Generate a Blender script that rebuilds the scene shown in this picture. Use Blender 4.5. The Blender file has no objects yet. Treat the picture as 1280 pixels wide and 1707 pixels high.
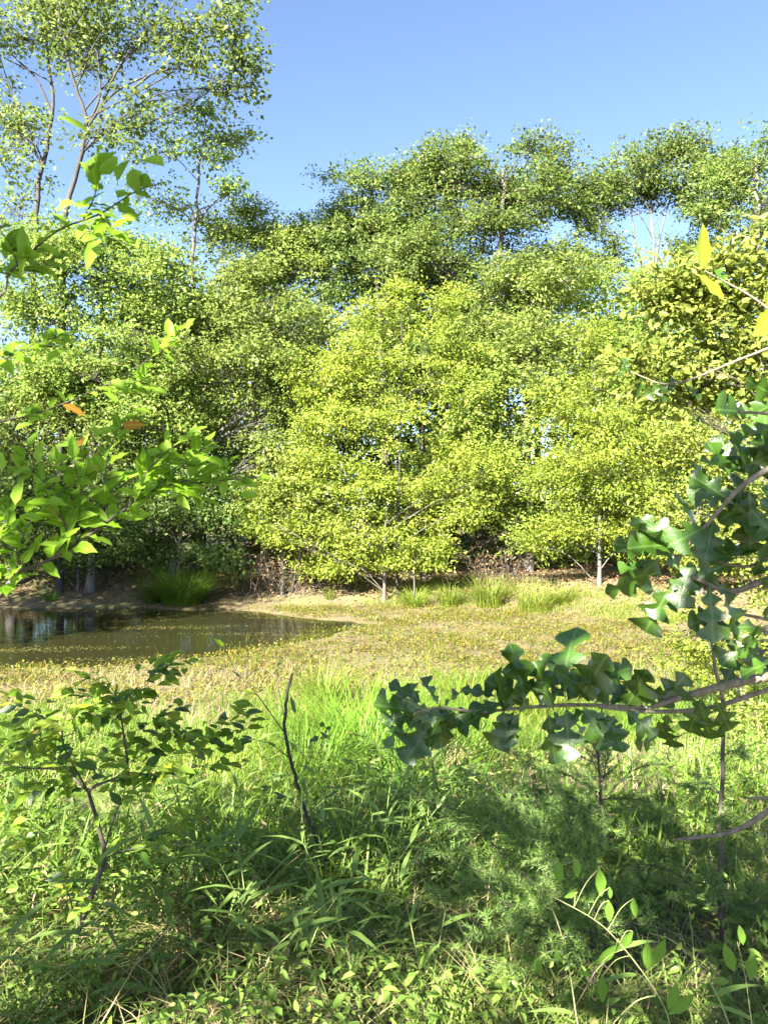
import bpy, math, random
import numpy as np
from mathutils import Vector, Matrix

random.seed(7)
rng = np.random.default_rng(7)
sc = bpy.context.scene
COL = sc.collection
R = math.radians

# ------------------------------------------------------------------ camera, sky, sun, exposure
CAMZ = 3.0
FPX = 1289.0                       # focal length in pixels of the 1280x1707 frame
cam = bpy.data.cameras.new('camera')
cam.sensor_fit = 'VERTICAL'; cam.sensor_height = 36.0; cam.sensor_width = 27.0
cam.lens = FPX / 1707 * 36.0
cam.clip_start = 0.05; cam.clip_end = 2000
cam.dof.use_dof = True; cam.dof.focus_distance = 9.0; cam.dof.aperture_fstop = 13
camo = bpy.data.objects.new('camera', cam); COL.objects.link(camo)
camo.location = (0, 0, CAMZ); camo.rotation_euler = (R(90), 0, 0)
sc.camera = camo

SUN_EL, SUN_AZ = R(33), R(-148)     # azimuth from +Y towards +X: behind the camera, to the left
w = bpy.data.worlds.new('World'); sc.world = w; w.use_nodes = True
nt = w.node_tree; sky = nt.nodes.new('ShaderNodeTexSky')
sky.sky_type = 'NISHITA'; sky.sun_disc = False
sky.sun_elevation = SUN_EL; sky.sun_rotation = SUN_AZ
sky.air_density = 0.62; sky.dust_density = 0.3; sky.ozone_density = 1.0
nt.links.new(sky.outputs[0], nt.nodes['Background'].inputs[0])
nt.nodes['Background'].inputs[1].default_value = 0.05
sl = bpy.data.lights.new('sun', 'SUN'); sl.energy = 5.0; sl.angle = R(0.55); sl.color = (1.0, 0.94, 0.82)
slo = bpy.data.objects.new('sun', sl); COL.objects.link(slo)
to_sun = Vector((math.sin(SUN_AZ) * math.cos(SUN_EL), math.cos(SUN_AZ) * math.cos(SUN_EL), math.sin(SUN_EL)))
slo.rotation_euler = to_sun.to_track_quat('Z', 'Y').to_euler()
slo.location = to_sun * 50
vs = sc.view_settings
vs.view_transform = 'Standard'; vs.look = 'None'; vs.gamma = 1; vs.use_curve_mapping = False
vs.exposure = 3.15
sc.cycles.max_bounces = 8; sc.cycles.diffuse_bounces = 4; sc.cycles.transmission_bounces = 4
sc.cycles.use_denoising = True


# ------------------------------------------------------------------ helpers
def W(px, py, Y):
    """point at distance Y that is seen at (px, py) of the 1280x1707 frame"""
    return np.array(((px - 640) / FPX * Y, Y, CAMZ - (py - 853.5) / FPX * Y))

def ss(a, b, x):
    t = np.clip((x - a) / (b - a), 0, 1); return t * t * (3 - 2 * t)

def wob(x, y, f, s=0.0):
    return (np.sin(x * f * 1.3 + y * f * .7 + s) + np.sin(-x * f * .8 + y * f * 1.7 + 2.1 * s + 1) +
            .6 * np.sin(x * f * 2.9 - y * f * 1.9 + s * 3) + .5 * np.sin(x * f * 2.1 + y * f * 3.7 + s * 5)) / 3.1

POND = np.array([(-60, 13.0), (-9, 14.3), (-7.3, 14.8), (-5, 15.0), (-3.6, 16.0), (-2.5, 17.3), (-1.3, 18.9), (-.4, 20.4), (-1.0, 21.2),
                 (-2.4, 21.9), (-3.6, 23.0), (-4.9, 23.5), (-8, 23.9), (-12, 24.0), (-60, 25.5)], float)

def pond_sdf(x, y):
    """signed distance to the pond outline, positive inside"""
    d = np.full(x.shape, 1e9); ins = np.zeros(x.shape, bool)
    n = len(POND)
    for i in range(n):
        a, b = POND[i], POND[(i + 1) % n]
        e = b - a; wx, wy = x - a[0], y - a[1]
        t = np.clip((wx * e[0] + wy * e[1]) / (e @ e), 0, 1)
        d = np.minimum(d, np.hypot(wx - e[0] * t, wy - e[1] * t))
        c = ((a[1] <= y) != (b[1] <= y)) & (x < a[0] + (y - a[1]) / (b[1] - a[1] + 1e-12) * e[0])
        ins ^= c
    return np.where(ins, d, -d)

def far_edge(x):
    return np.interp(x, [-60, -12, -4.9, -2, 1.2, 3.5, 6.0, 7.2, 40], [25.8, 24.3, 23.9, 24.2, 24.2, 23.4, 21.4, 20.2, 12])

def H(x, y):
    x = np.asarray(x, float); y = np.asarray(y, float)
    near = np.interp(y, [-60, -3, 2, 4, 6, 8.5, 10.5, 13, 16], [1.9, 1.6, 1.42, 1.22, .9, .46, .16, .07, .045])
    z = near + wob(x, y, .9) * .05 * ss(14, 8, y) + wob(x, y, 3.1, 2) * .02
    z = z + ss(3.0, 9, x - 3.2 - np.clip(y - 8, 0, 8) * .12) * .55 * ss(3, 9, y)
    e = y - far_edge(x) + wob(x, y, 1.1, 4) * .35
    bank = ss(-.3, 3.4, e) * .85 + ss(2, 16, e) * .5 + ss(40, 300, e) * .6 * (wob(x, y, .02) + .4)
    z = np.maximum(z, .02) * (1 - ss(-.3, 2, e)) + bank
    d = pond_sdf(x, y) + wob(x, y, 1.6, 3) * .18
    z = z - np.clip(d * .3 + .07, 0, .6)
    return z

def h1(x, y):
    return float(H(np.array([x]), np.array([y]))[0])

# ---- materials
def node_mat(name):
    m = bpy.data.materials.new(name); m.use_nodes = True
    n = m.node_tree.nodes; l = m.node_tree.links
    return m, n, l, n['Principled BSDF'], n['Material Output']

def mixrgb(n, l, fac, a, b):
    x = n.new('ShaderNodeMix'); x.data_type = 'RGBA'
    for s, v in ((x.inputs['Factor'], fac), (x.inputs['A'], a), (x.inputs['B'], b)):
        if isinstance(v, (int, float)): s.default_value = v
        elif isinstance(v, tuple): s.default_value = v if len(v) == 4 else (*v, 1)
        else: l.new(v, s)
    return x.outputs['Result']

def leaf_mat(name, ca, cb, trans=.38, rough=.5, spec=.25, cc=None, frac=.04, veins=False, big=.5):
    m, n, l, p, out = node_mat(name)
    geo = n.new('ShaderNodeNewGeometry')
    oi = n.new('ShaderNodeObjectInfo')
    tc = n.new('ShaderNodeTexCoord')
    noi = n.new('ShaderNodeTexNoise'); noi.inputs['Scale'].default_value = big; noi.inputs['Detail'].default_value = 3
    l.new(geo.outputs['Position'], noi.inputs['Vector'])
    rnd = geo.outputs['Random Per Island']
    add = n.new('ShaderNodeMath'); add.operation = 'ADD'
    l.new(rnd, add.inputs[0]); l.new(noi.outputs['Fac'], add.inputs[1])
    mr = n.new('ShaderNodeMapRange'); mr.inputs['From Min'].default_value = .35; mr.inputs['From Max'].default_value = 1.45
    l.new(add.outputs[0], mr.inputs['Value'])
    col = mixrgb(n, l, mr.outputs['Result'], ca, cb)
    if veins or True:
        hs = n.new('ShaderNodeHueSaturation')
        mo = n.new('ShaderNodeMapRange'); mo.inputs['To Min'].default_value = .82; mo.inputs['To Max'].default_value = 1.22
        l.new(oi.outputs['Random'], mo.inputs['Value']); l.new(mo.outputs['Result'], hs.inputs['Value'])
        l.new(col, hs.inputs['Color']); col = hs.outputs['Color']
    if cc:
        gt = n.new('ShaderNodeMath'); gt.operation = 'LESS_THAN'; gt.inputs[1].default_value = frac
        s = n.new('ShaderNodeMath'); s.operation = 'FRACT'
        mu = n.new('ShaderNodeMath'); mu.operation = 'MULTIPLY_ADD'; mu.inputs[1].default_value = 37.3
        l.new(rnd, mu.inputs[0]); l.new(oi.outputs['Random'], mu.inputs[2]); l.new(mu.outputs[0], s.inputs[0]); l.new(s.outputs[0], gt.inputs[0])
        col = mixrgb(n, l, gt.outputs[0], col, cc)
    if veins:
        uv = n.new('ShaderNodeUVMap'); sep = n.new('ShaderNodeSeparateXYZ'); l.new(uv.outputs[0], sep.inputs[0])
        ab = n.new('ShaderNodeMath'); ab.operation = 'ABSOLUTE'; l.new(sep.outputs[0], ab.inputs[0])
        r1 = n.new('ShaderNodeMapRange'); r1.inputs['From Min'].default_value = .012; r1.inputs['From Max'].default_value = .03
        r1.inputs['To Min'].default_value = .55; r1.inputs['To Max'].default_value = 0
        l.new(ab.outputs[0], r1.inputs['Value'])
        # side veins run obliquely out of the midrib
        su = n.new('ShaderNodeMath'); su.operation = 'MULTIPLY_ADD'; su.inputs[1].default_value = -.75
        l.new(ab.outputs[0], su.inputs[0]); l.new(sep.outputs[1], su.inputs[2])
        m5 = n.new('ShaderNodeMath'); m5.operation = 'MULTIPLY'; m5.inputs[1].default_value = 8; l.new(su.outputs[0], m5.inputs[0])
        fr = n.new('ShaderNodeMath'); fr.operation = 'FRACT'; l.new(m5.outputs[0], fr.inputs[0])
        r2 = n.new('ShaderNodeMapRange'); r2.inputs['From Min'].default_value = .0; r2.inputs['From Max'].default_value = .1
        r2.inputs['To Min'].default_value = .3; r2.inputs['To Max'].default_value = 0; l.new(fr.outputs[0], r2.inputs['Value'])
        mx = n.new('ShaderNodeMath'); mx.operation = 'MAXIMUM'; l.new(r1.outputs['Result'], mx.inputs[0]); l.new(r2.outputs['Result'], mx.inputs[1])
        col = mixrgb(n, l, mx.outputs[0], col, tuple(min(1, c * 1.5 + .03) for c in cb))
        bmp = n.new('ShaderNodeBump'); bmp.inputs['Strength'].default_value = .35; bmp.inputs['Distance'].default_value = .002
        nb = n.new('ShaderNodeTexNoise'); nb.inputs['Scale'].default_value = 60; l.new(tc.outputs['Object'], nb.inputs['Vector'])
        ad = n.new('ShaderNodeMath'); ad.operation = 'SUBTRACT'; l.new(nb.outputs['Fac'], ad.inputs[0]); l.new(mx.outputs[0], ad.inputs[1])
        l.new(ad.outputs[0], bmp.inputs['Height']); l.new(bmp.outputs[0], p.inputs['Normal'])
    l.new(col, p.inputs['Base Color'])
    p.inputs['Roughness'].default_value = rough
    p.inputs['Specular IOR Level'].default_value = spec
    t = n.new('ShaderNodeBsdfTranslucent')
    g = n.new('ShaderNodeHueSaturation'); g.inputs['Saturation'].default_value = .96; g.inputs['Value'].default_value = 1.3; g.inputs['Hue'].default_value = .492
    l.new(col, g.inputs['Color']); l.new(g.outputs[0], t.inputs['Color'])
    ms = n.new('ShaderNodeMixShader'); ms.inputs[0].default_value = trans
    l.new(p.outputs[0], ms.inputs[1]); l.new(t.outputs[0], ms.inputs[2]); l.new(ms.outputs[0], out.inputs[0])
    return m

def bark_mat(name, ca, cb, scale=8, bump=.6):
    m, n, l, p, out = node_mat(name)
    tc = n.new('ShaderNodeTexCoord'); mp = n.new('ShaderNodeMapping'); mp.inputs['Scale'].default_value = (1, 1, .22)
    l.new(tc.outputs['Object'], mp.inputs[0])
    a = n.new('ShaderNodeTexNoise'); a.inputs['Scale'].default_value = scale; a.inputs['Detail'].default_value = 6; a.inputs['Roughness'].default_value = .7
    l.new(mp.outputs[0], a.inputs['Vector'])
    r = n.new('ShaderNodeMapRange'); r.inputs['From Min'].default_value = .35; r.inputs['From Max'].default_value = .68
    l.new(a.outputs['Fac'], r.inputs['Value'])
    l.new(mixrgb(n, l, r.outputs['Result'], ca, cb), p.inputs['Base Color'])
    b = n.new('ShaderNodeBump'); b.inputs['Strength'].default_value = bump; b.inputs['Distance'].default_value = .02
    l.new(a.outputs['Fac'], b.inputs['Height']); l.new(b.outputs[0], p.inputs['Normal'])
    p.inputs['Roughness'].default_value = .85
    return m

# ---- mesh helpers
def np_mesh(name, co, faces, smooth=False, uv=None):
    """co (V,3); faces (F,k) with one face size"""
    me = bpy.data.meshes.new(name)
    F, k = faces.shape
    me.vertices.add(len(co)); me.vertices.foreach_set('co', np.ascontiguousarray(co, np.float32).ravel())
    me.loops.add(F * k); me.loops.foreach_set('vertex_index', np.ascontiguousarray(faces, np.int32).ravel())
    me.polygons.add(F); me.polygons.foreach_set('loop_start', np.arange(0, F * k, k, dtype=np.int32))
    if smooth: me.polygons.foreach_set('use_smooth', np.ones(F, bool))
    if uv is not None:
        u = me.uv_layers.new(name='UVMap'); u.data.foreach_set('uv', np.ascontiguousarray(uv[faces.ravel()], np.float32).ravel())
    me.update(calc_edges=True)
    return me

def link(name, data, mat=None, parent=None, loc=None):
    o = bpy.data.objects.new(name, data); COL.objects.link(o)
    if mat is not None and data is not None and not data.materials: data.materials.append(mat)
    if parent is not None: o.parent = parent
    if loc is not None: o.location = loc
    return o

def thing(name, label, cat, loc, group=None):
    o = link(name, None, loc=tuple(loc)); o.empty_display_size = .2
    return tag(o, label, cat, group)

def tag(o, label=None, cat=None, group=None, kind=None):
    if label: o['label'] = label
    if cat: o['category'] = cat
    if group: o['group'] = group
    if kind: o['kind'] = kind
    return o

def unit(v):
    return v / np.maximum(np.linalg.norm(v, axis=-1, keepdims=True), 1e-9)

def leaves_np(c, a, n, L, Wd, droop=.15, fold=.12, six=False):
    """c,a,n (N,3); L,Wd (N,) -> verts, quads.  One folded leaf each."""
    a = unit(a); b = unit(np.cross(n, a)); n = np.cross(a, b)
    L = np.broadcast_to(L, (len(c),))[:, None]; Wd = np.broadcast_to(Wd, (len(c),))[:, None]
    N = len(c)
    if six:
        r1 = c + a * L * .3 + b * Wd * .5 + n * L * fold; l1 = c + a * L * .3 - b * Wd * .5 + n * L * fold
        r2 = c + a * L * .68 + b * Wd * .4 + n * L * (fold - droop * .5); l2 = c + a * L * .68 - b * Wd * .4 + n * L * (fold - droop * .5)
        v = np.stack([c, r1, r2, c + a * L - n * L * droop, l2, l1], 1).reshape(-1, 3)
        i = np.arange(N)[:, None] * 6
        f = np.concatenate([i + np.array([[0, 1, 2, 3]]), i + np.array([[0, 3, 4, 5]])], 0)
    else:
        v = np.stack([c, c + a * L * .45 + b * Wd * .5 + n * L * fold, c + a * L - n * L * droop, c + a * L * .45 - b * Wd * .5 + n * L * fold], 1).reshape(-1, 3)
        f = np.arange(N)[:, None] * 4 + np.arange(4)[None]
    return v, f

class Tubes:
    def __init__(s): s.v = []; s.f = []; s.n = 0
    def add(s, pts, radii, sides=6):
        pts = np.asarray(pts, float); k = len(pts)
        radii = np.broadcast_to(np.asarray(radii, float), (k,)) if np.ndim(radii) else np.full(k, radii)
        t = unit(np.gradient(pts, axis=0))
        ref = np.array([.31, .17, .93]) if abs(t[0] @ np.array([.31, .17, .93])) < .9 else np.array([1., 0, 0])
        u = unit(np.cross(t, ref)); v = np.cross(t, u)
        an = np.arange(sides) / sides * 2 * math.pi
        ring = pts[:, None] + radii[:, None, None] * (np.cos(an)[None, :, None] * u[:, None] + np.sin(an)[None, :, None] * v[:, None])
        s.v.append(ring.reshape(-1, 3))
        i = np.arange(k - 1)[:, None] * sides; j = np.arange(sides)[None]; j2 = (j + 1) % sides
        s.f.append(np.stack([i + j, i + j2, i + sides + j2, i + sides + j], -1).reshape(-1, 4) + s.n)
        s.n += k * sides
    def mesh(s, name, off=None):
        v = np.concatenate(s.v); 
        if off is not None: v = v - np.asarray(off)
        return np_mesh(name, v, np.concatenate(s.f), smooth=True)

def smooth_path(pts, per=5):
    p = np.asarray(pts, float)
    if len(p) < 3:
        return np.linspace(p[0], p[-1], per + 1)
    q = np.vstack([2 * p[0] - p[1], p, 2 * p[-1] - p[-2]])
    out = []
    for i in range(1, len(q) - 2):
        for t in np.arange(per) / per:
            a, b, c, d = q[i - 1], q[i], q[i + 1], q[i + 2]
            out.append(.5 * (2 * b + (c - a) * t + (2 * a - 5 * b + 4 * c - d) * t * t + (3 * b - a - 3 * c + d) * t ** 3))
    out.append(p[-1]); return np.array(out)

# ------------------------------------------------------------------ materials
M = {}
M['lime'] = leaf_mat('lime_leaf', (.105, .16, .026), (.25, .29, .055), trans=.45)
M['yellow'] = leaf_mat('yellow_green_leaf', (.115, .175, .02), (.25, .305, .045), trans=.45)
M['mid'] = leaf_mat('mid_green_leaf', (.08, .135, .026), (.21, .265, .055), trans=.43)
M['deep'] = leaf_mat('deep_green_leaf', (.055, .105, .026), (.145, .205, .05), trans=.42)
M['oakcrown'] = leaf_mat('olive_crown_leaf', (.055, .11, .02), (.165, .22, .05), trans=.42, cc=(.30, .2, .07), frac=.01)
M['pale'] = leaf_mat('pale_leaf', (.085, .14, .025), (.22, .265, .06), trans=.43)
M['fresh'] = leaf_mat('fresh_green_leaf', (.085, .155, .026), (.21, .285, .055), trans=.45)
M['tall'] = leaf_mat('tall_tree_leaf', (.065, .115, .02), (.17, .22, .05), trans=.42, spec=.2)
M['wood'] = leaf_mat('deep_wood_leaf', (.04, .08, .016), (.12, .17, .03), trans=.36)
M['oak'] = leaf_mat('oak_leaf', (.022, .064, .005), (.05, .108, .009), trans=.36, rough=.34, spec=.8, veins=True)
M['elm'] = leaf_mat('elm_leaf', (.085, .19, .006), (.16, .28, .012), trans=.55, rough=.5, spec=.2, veins=True, cc=(.34, .15, .02), frac=.018)
M['sap'] = leaf_mat('sapling_leaf', (.06, .135, .008), (.135, .22, .016), trans=.5, rough=.5, spec=.15, veins=True, cc=(.20, .17, .03), frac=.04)
M['grass'] = leaf_mat('grass_blade', (.05, .13, .012), (.14, .22, .024), trans=.45, rough=.45)
M['bank_grass'] = leaf_mat('bank_grass_blade', (.08, .14, .016), (.19, .225, .035), trans=.45, rough=.5)
M['broad'] = leaf_mat('broad_grass_blade', (.075, .155, .03), (.17, .26, .06), trans=.45, rough=.4, spec=.45, veins=False)
M['weed'] = leaf_mat('pond_weed_leaf', (.075, .066, .009), (.17, .145, .024), trans=.3, cc=(.075, .115, .009), frac=.35)
M['marsh'] = leaf_mat('marsh_blade', (.07, .085, .008), (.15, .138, .02), trans=.4)
M['low_grass'] = leaf_mat('low_grass_blade', (.085, .15, .025), (.19, .26, .06), trans=.42, rough=.45, cc=(.3, .26, .13), frac=.12)
M['duck'] = leaf_mat('floating_weed', (.12, .12, .03), (.22, .21, .06), trans=.15)
M['cover'] = leaf_mat('undergrowth_leaf', (.065, .135, .02), (.16, .235, .045), trans=.45, cc=(.30, .25, .1), frac=.06)
M['cedar'] = leaf_mat('cedar_needle', (.07, .145, .03), (.16, .25, .06), trans=.4)
M['straw'] = leaf_mat('straw', (.26, .2, .1), (.45, .36, .2), trans=.2)
M['litter'] = leaf_mat('leaf_litter', (.10, .055, .025), (.32, .2, .10), trans=.1, rough=.8)
M['brown'] = leaf_mat('dry_leaf', (.07, .045, .024), (.16, .11, .06), trans=.2)
M['oats'] = leaf_mat('oat_spikelet', (.08, .18, .018), (.14, .26, .035), trans=.5, rough=.45)
M['bark_pale'] = bark_mat('pale_bark', (.06, .055, .048), (.17, .158, .14))
M['bark_grey'] = bark_mat('grey_bark', (.045, .04, .034), (.13, .115, .10))
M['bark_dim'] = bark_mat('dim_grey_bark', (.014, .012, .011), (.05, .045, .04))
M['bark_dark'] = bark_mat('dark_bark', (.03, .024, .02), (.10, .08, .065), scale=30)
M['bark_black'] = bark_mat('blackish_bark', (.012, .010, .009), (.05, .04, .034), scale=40)
M['bark_twig'] = bark_mat('grey_twig_bark', (.10, .085, .06), (.24, .20, .15), scale=60)
M['green_stem'] = bark_mat('green_stem', (.10, .15, .03), (.20, .25, .07), scale=60, bump=.1)
M['pale_stem'] = bark_mat('pale_stem', (.15, .17, .06), (.28, .28, .13), scale=60, bump=.1)

def ground_mat():
    m, n, l, p, out = node_mat('earth')
    geo = n.new('ShaderNodeNewGeometry')
    def noise(s, d=6, r=.6):
        x = n.new('ShaderNodeTexNoise'); x.inputs['Scale'].default_value = s; x.inputs['Detail'].default_value = d; x.inputs['Roughness'].default_value = r
        l.new(geo.outputs['Position'], x.inputs['Vector']); return x.outputs['Fac']
    def rng_(v, a, b):
        x = n.new('ShaderNodeMapRange'); x.inputs['From Min'].default_value = a; x.inputs['From Max'].default_value = b; l.new(v, x.inputs['Value']); return x.outputs['Result']
    fine = noise(9, 8, .75); big = noise(.5, 4); mid = noise(2.3, 5)
    c = mixrgb(n, l, rng_(fine, .35, .65), (.055, .04, .018), (.15, .115, .055))
    c = mixrgb(n, l, rng_(mid, .5, .68), c, (.15, .12, .05))
    c = mixrgb(n, l, rng_(big, .52, .7), c, (.09, .10, .03))
    sep = n.new('ShaderNodeSeparateXYZ'); l.new(geo.outputs['Position'], sep.inputs[0])
    wet = rng_(sep.outputs[2], .035, -.02)
    c = mixrgb(n, l, wet, c, (.06, .051, .016))
    l.new(c, p.inputs['Base Color']); p.inputs['Roughness'].default_value = .9
    b = n.new('ShaderNodeBump'); b.inputs['Strength'].default_value = .8; b.inputs['Distance'].default_value = .05
    l.new(fine, b.inputs['Height']); l.new(b.outputs[0], p.inputs['Normal'])
    return m

def water_mat():
    m, n, l, p, out = node_mat('pond_water')
    p.inputs['Base Color'].default_value = (.018, .018, .007, 1); p.inputs['Roughness'].default_value = .04; p.inputs['IOR'].default_value = 1.33
    geo = n.new('ShaderNodeNewGeometry'); mp = n.new('ShaderNodeMapping'); mp.inputs['Scale'].default_value = (.8, 2.6, 1)
    l.new(geo.outputs['Position'], mp.inputs[0])
    a = n.new('ShaderNodeTexNoise'); a.inputs['Scale'].default_value = 1.6; a.inputs['Detail'].default_value = 4
    l.new(mp.outputs[0], a.inputs['Vector'])
    b = n.new('ShaderNodeBump'); b.inputs['Strength'].default_value = .12; b.inputs['Distance'].default_value = .05
    l.new(a.outputs['Fac'], b.inputs['Height']); l.new(b.outputs[0], p.inputs['Normal'])
    return m

# ------------------------------------------------------------------ the setting: ground and water
def axis_pts(segs):
    out = []
    for a, b, s in segs: out += list(np.arange(a, b, s))
    return np.array(out + [segs[-1][1]])
gx = axis_pts([(-600, -60, 60), (-60, -16, 2), (-16, -8, .35), (-8, 8, .13), (8, 16, .35), (16, 60, 2), (60, 600, 60)])
gy = axis_pts([(-60, -2, 4), (-2, 8, .16), (8, 30, .16), (30, 60, 1.5), (60, 900, 60)])
X, Y = np.meshgrid(gx, gy); Z = H(X, Y)
co = np.stack([X, Y, Z], -1).reshape(-1, 3)
nx = len(gx); i = (np.arange(len(gy) - 1)[:, None] * nx + np.arange(nx - 1)[None]).reshape(-1)
g = link('ground', np_mesh('ground', co, np.stack([i, i + 1, i + 1 + nx, i + nx], -1), smooth=True), ground_mat()); tag(g, kind='structure')
wa = np.array([(-70, 11.5, 0), (8.5, 11.5, 0), (8.5, 27, 0), (-70, 27, 0)], float)
pw = link('pond_water', np_mesh('pond_water', wa, np.array([[0, 1, 2, 3]])), water_mat()); tag(pw, kind='structure')

# ------------------------------------------------------------------ trees
DENS = 1.95
NL = [0]; CROWN_OUT = [None]
def crown_points(lobes, dens, spray, leaf_n, flat=.45, up=.25):
    """lobes: list of (centre, radii).  returns leaf base points, axes and the spray centres with their lobe"""
    P = []; A = []; C = []; LB = []; OUT = []
    sub = []
    for li, (c, r) in enumerate(lobes):
        sub.append((li, c, r * .5, .45))
        for q in range(6):
            o = unit(rng.normal(size=3)) * r * rng.uniform(.5, .95)
            sub.append((li, c + o, r * rng.uniform(.24, .46) * np.array([1, 1, rng.uniform(.75, 1.25)]), 1.0))
    for li, c, r, wt in sub:
        area = math.pi * r[0] * r[2] * wt
        n = max(4, int(area * dens * DENS))
        d = unit(rng.normal(size=(n, 3))); d[:, 2] = np.where((d[:, 2] < -.35) & (rng.random(n) < .4), -d[:, 2] * .6, d[:, 2]); d = unit(d)
        f = .35 + .75 * rng.random(n) ; f *= (1 + .16 * np.sin(d[:, 0] * 5 + li) * np.sin(d[:, 2] * 6 + 2 * li))
        cc = c + d * r * f[:, None]
        C.append(cc); LB += [li] * n
        out = unit(d * np.array([1, 1, .35]) + rng.normal(size=(n, 3)) * .35 + np.array([0, 0, up]))
        side = unit(np.cross(out, np.array([0, 0, 1.]) + rng.normal(size=(n, 3)) * .3))
        upv = np.cross(side, out)
        s = spray * (.6 + .8 * rng.random(n))
        k = leaf_n
        u = rng.random((n, k)) ** .8 * 2 - .7
        v = rng.normal(size=(n, k)) * .42 * (1.1 - .45 * np.abs(u))
        ww = rng.normal(size=(n, k)) * .42 * flat
        p = cc[:, None] + s[:, None, None] * (out[:, None] * u[..., None] + side[:, None] * v[..., None] + upv[:, None] * (ww - .18 * u * np.abs(u))[..., None])
        a = out[:, None] * .8 + side[:, None] * (np.sign(v) * .7)[..., None] + rng.normal(size=(n, k, 3)) * .45 - np.array([0, 0, .25])
        P.append(p.reshape(-1, 3)); A.append(a.reshape(-1, 3)); OUT.append(np.repeat(d, k, 0))
    CROWN_OUT[0] = np.concatenate(OUT)
    return np.concatenate(P), np.concatenate(A), np.concatenate(C), np.array(LB)

def make_tree(name, label, cat, Yd, trunk, lobes, mat, dens=5.0, spray=.55, leaf_n=54, L=.12, Wd=.065, bark='bark_grey', r0=.16,
              group='trees on the far bank', limbs=(), flat=.45, depth=.75, six=False, nz=.75, base=None, twig=.5):
    """trunk / lobes given as the outline seen at distance Yd; turned at once into real positions there"""
    tp = [W(px, py, Yd) for px, py in trunk]
    bx, by = tp[0][0], Yd
    base = np.array([bx, by, h1(bx, by) - .05])
    tp[0] = base
    pl = []
    for (px, py, rx, ry, *dd) in lobes:
        c = W(px, py, Yd); c[1] += (dd[0] if dd else rng.uniform(-.5, .5) * min(rx, 90) / FPX * Yd)
        pl.append((c, np.array([rx, max(.5 * (rx + ry) * depth, 14), ry]) / FPX * Yd))
    root = thing(name, label, cat, base, group)
    return build_tree(root, base, tp, pl, mat, dens * 1.2, spray, leaf_n, L, Wd, bark, r0, [[W(px, py, Yd) for px, py in lm] for lm in limbs], flat, six, nz, twig)

def build_tree(root, base, tp, pl, mat, dens, spray, leaf_n, L, Wd, bark, r0, limbs, flat=.45, six=False, nz=.75, twig=.5):
    P, A, C, LB = crown_points(pl, dens, spray, leaf_n, flat)
    ok = P[:, 2] > H(P[:, 0], P[:, 1]) + .05
    P, A = P[ok], A[ok]
    n = np.array([0, 0, .8]) + CROWN_OUT[0][ok] * .6 + rng.normal(size=P.shape) * nz
    sz = .45 + .95 * rng.random(len(P)) ** 1.3
    v, f = leaves_np(P, A, n, L * 1.05 * sz, Wd * 1.12 * sz, six=six)
    cr = link('crown', np_mesh('crown', v - base, f), M[mat], root)
    cr['kind'] = 'stuff'; NL[0] += len(P)
    tr = Tubes()
    path = smooth_path(tp, 6); path[1:-1, :2] += rng.normal(size=(len(path) - 2, 2)) * r0 * .25
    rad = r0 * (1 - np.linspace(0, 1, len(path)) * .8); rad[0] *= 1.3
    tr.add(path, rad, 8)
    link('trunk', tr.mesh('trunk', base), M[bark], root)
    br = Tubes()
    for lm in limbs:
        q = smooth_path(lm, 5); br.add(q, r0 * .42 * (1 - np.linspace(0, 1, len(q)) * .75), 6)
    for li, (c, r) in enumerate(pl):
        hd = np.hypot(path[:, 0] - c[0], path[:, 1] - c[1])
        want = c[2] - .5 * hd - .2 * r[2]
        k = int(np.argmin(np.abs(path[:, 2] - want) + .3 * hd))
        s = path[min(k, len(path) - 2)]
        m = (s + c) / 2 + np.array([0, 0, .12 * np.linalg.norm(c - s)]) + rng.normal(size=3) * .08 * np.linalg.norm(c - s)
        q = smooth_path([s, m, c], 5)
        rr = min(rad[k] * .5, r0 * .3)
        br.add(q, np.linspace(rr, rr * .35, len(q)), 5)
        cl = C[LB == li]
        for cc in cl[rng.random(len(cl)) < twig]:
            st = q[rng.integers(4, len(q))]
            mm = (st + cc) / 2 + rng.normal(size=3) * .07 + np.array([0, 0, .05])
            br.add([st, mm, cc], [rr * .28, rr * .2, rr * .1], 3)
    link('branches', br.mesh('branches', base), M[bark], root)
    return root

BT = 'broadleaf_tree'
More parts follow.
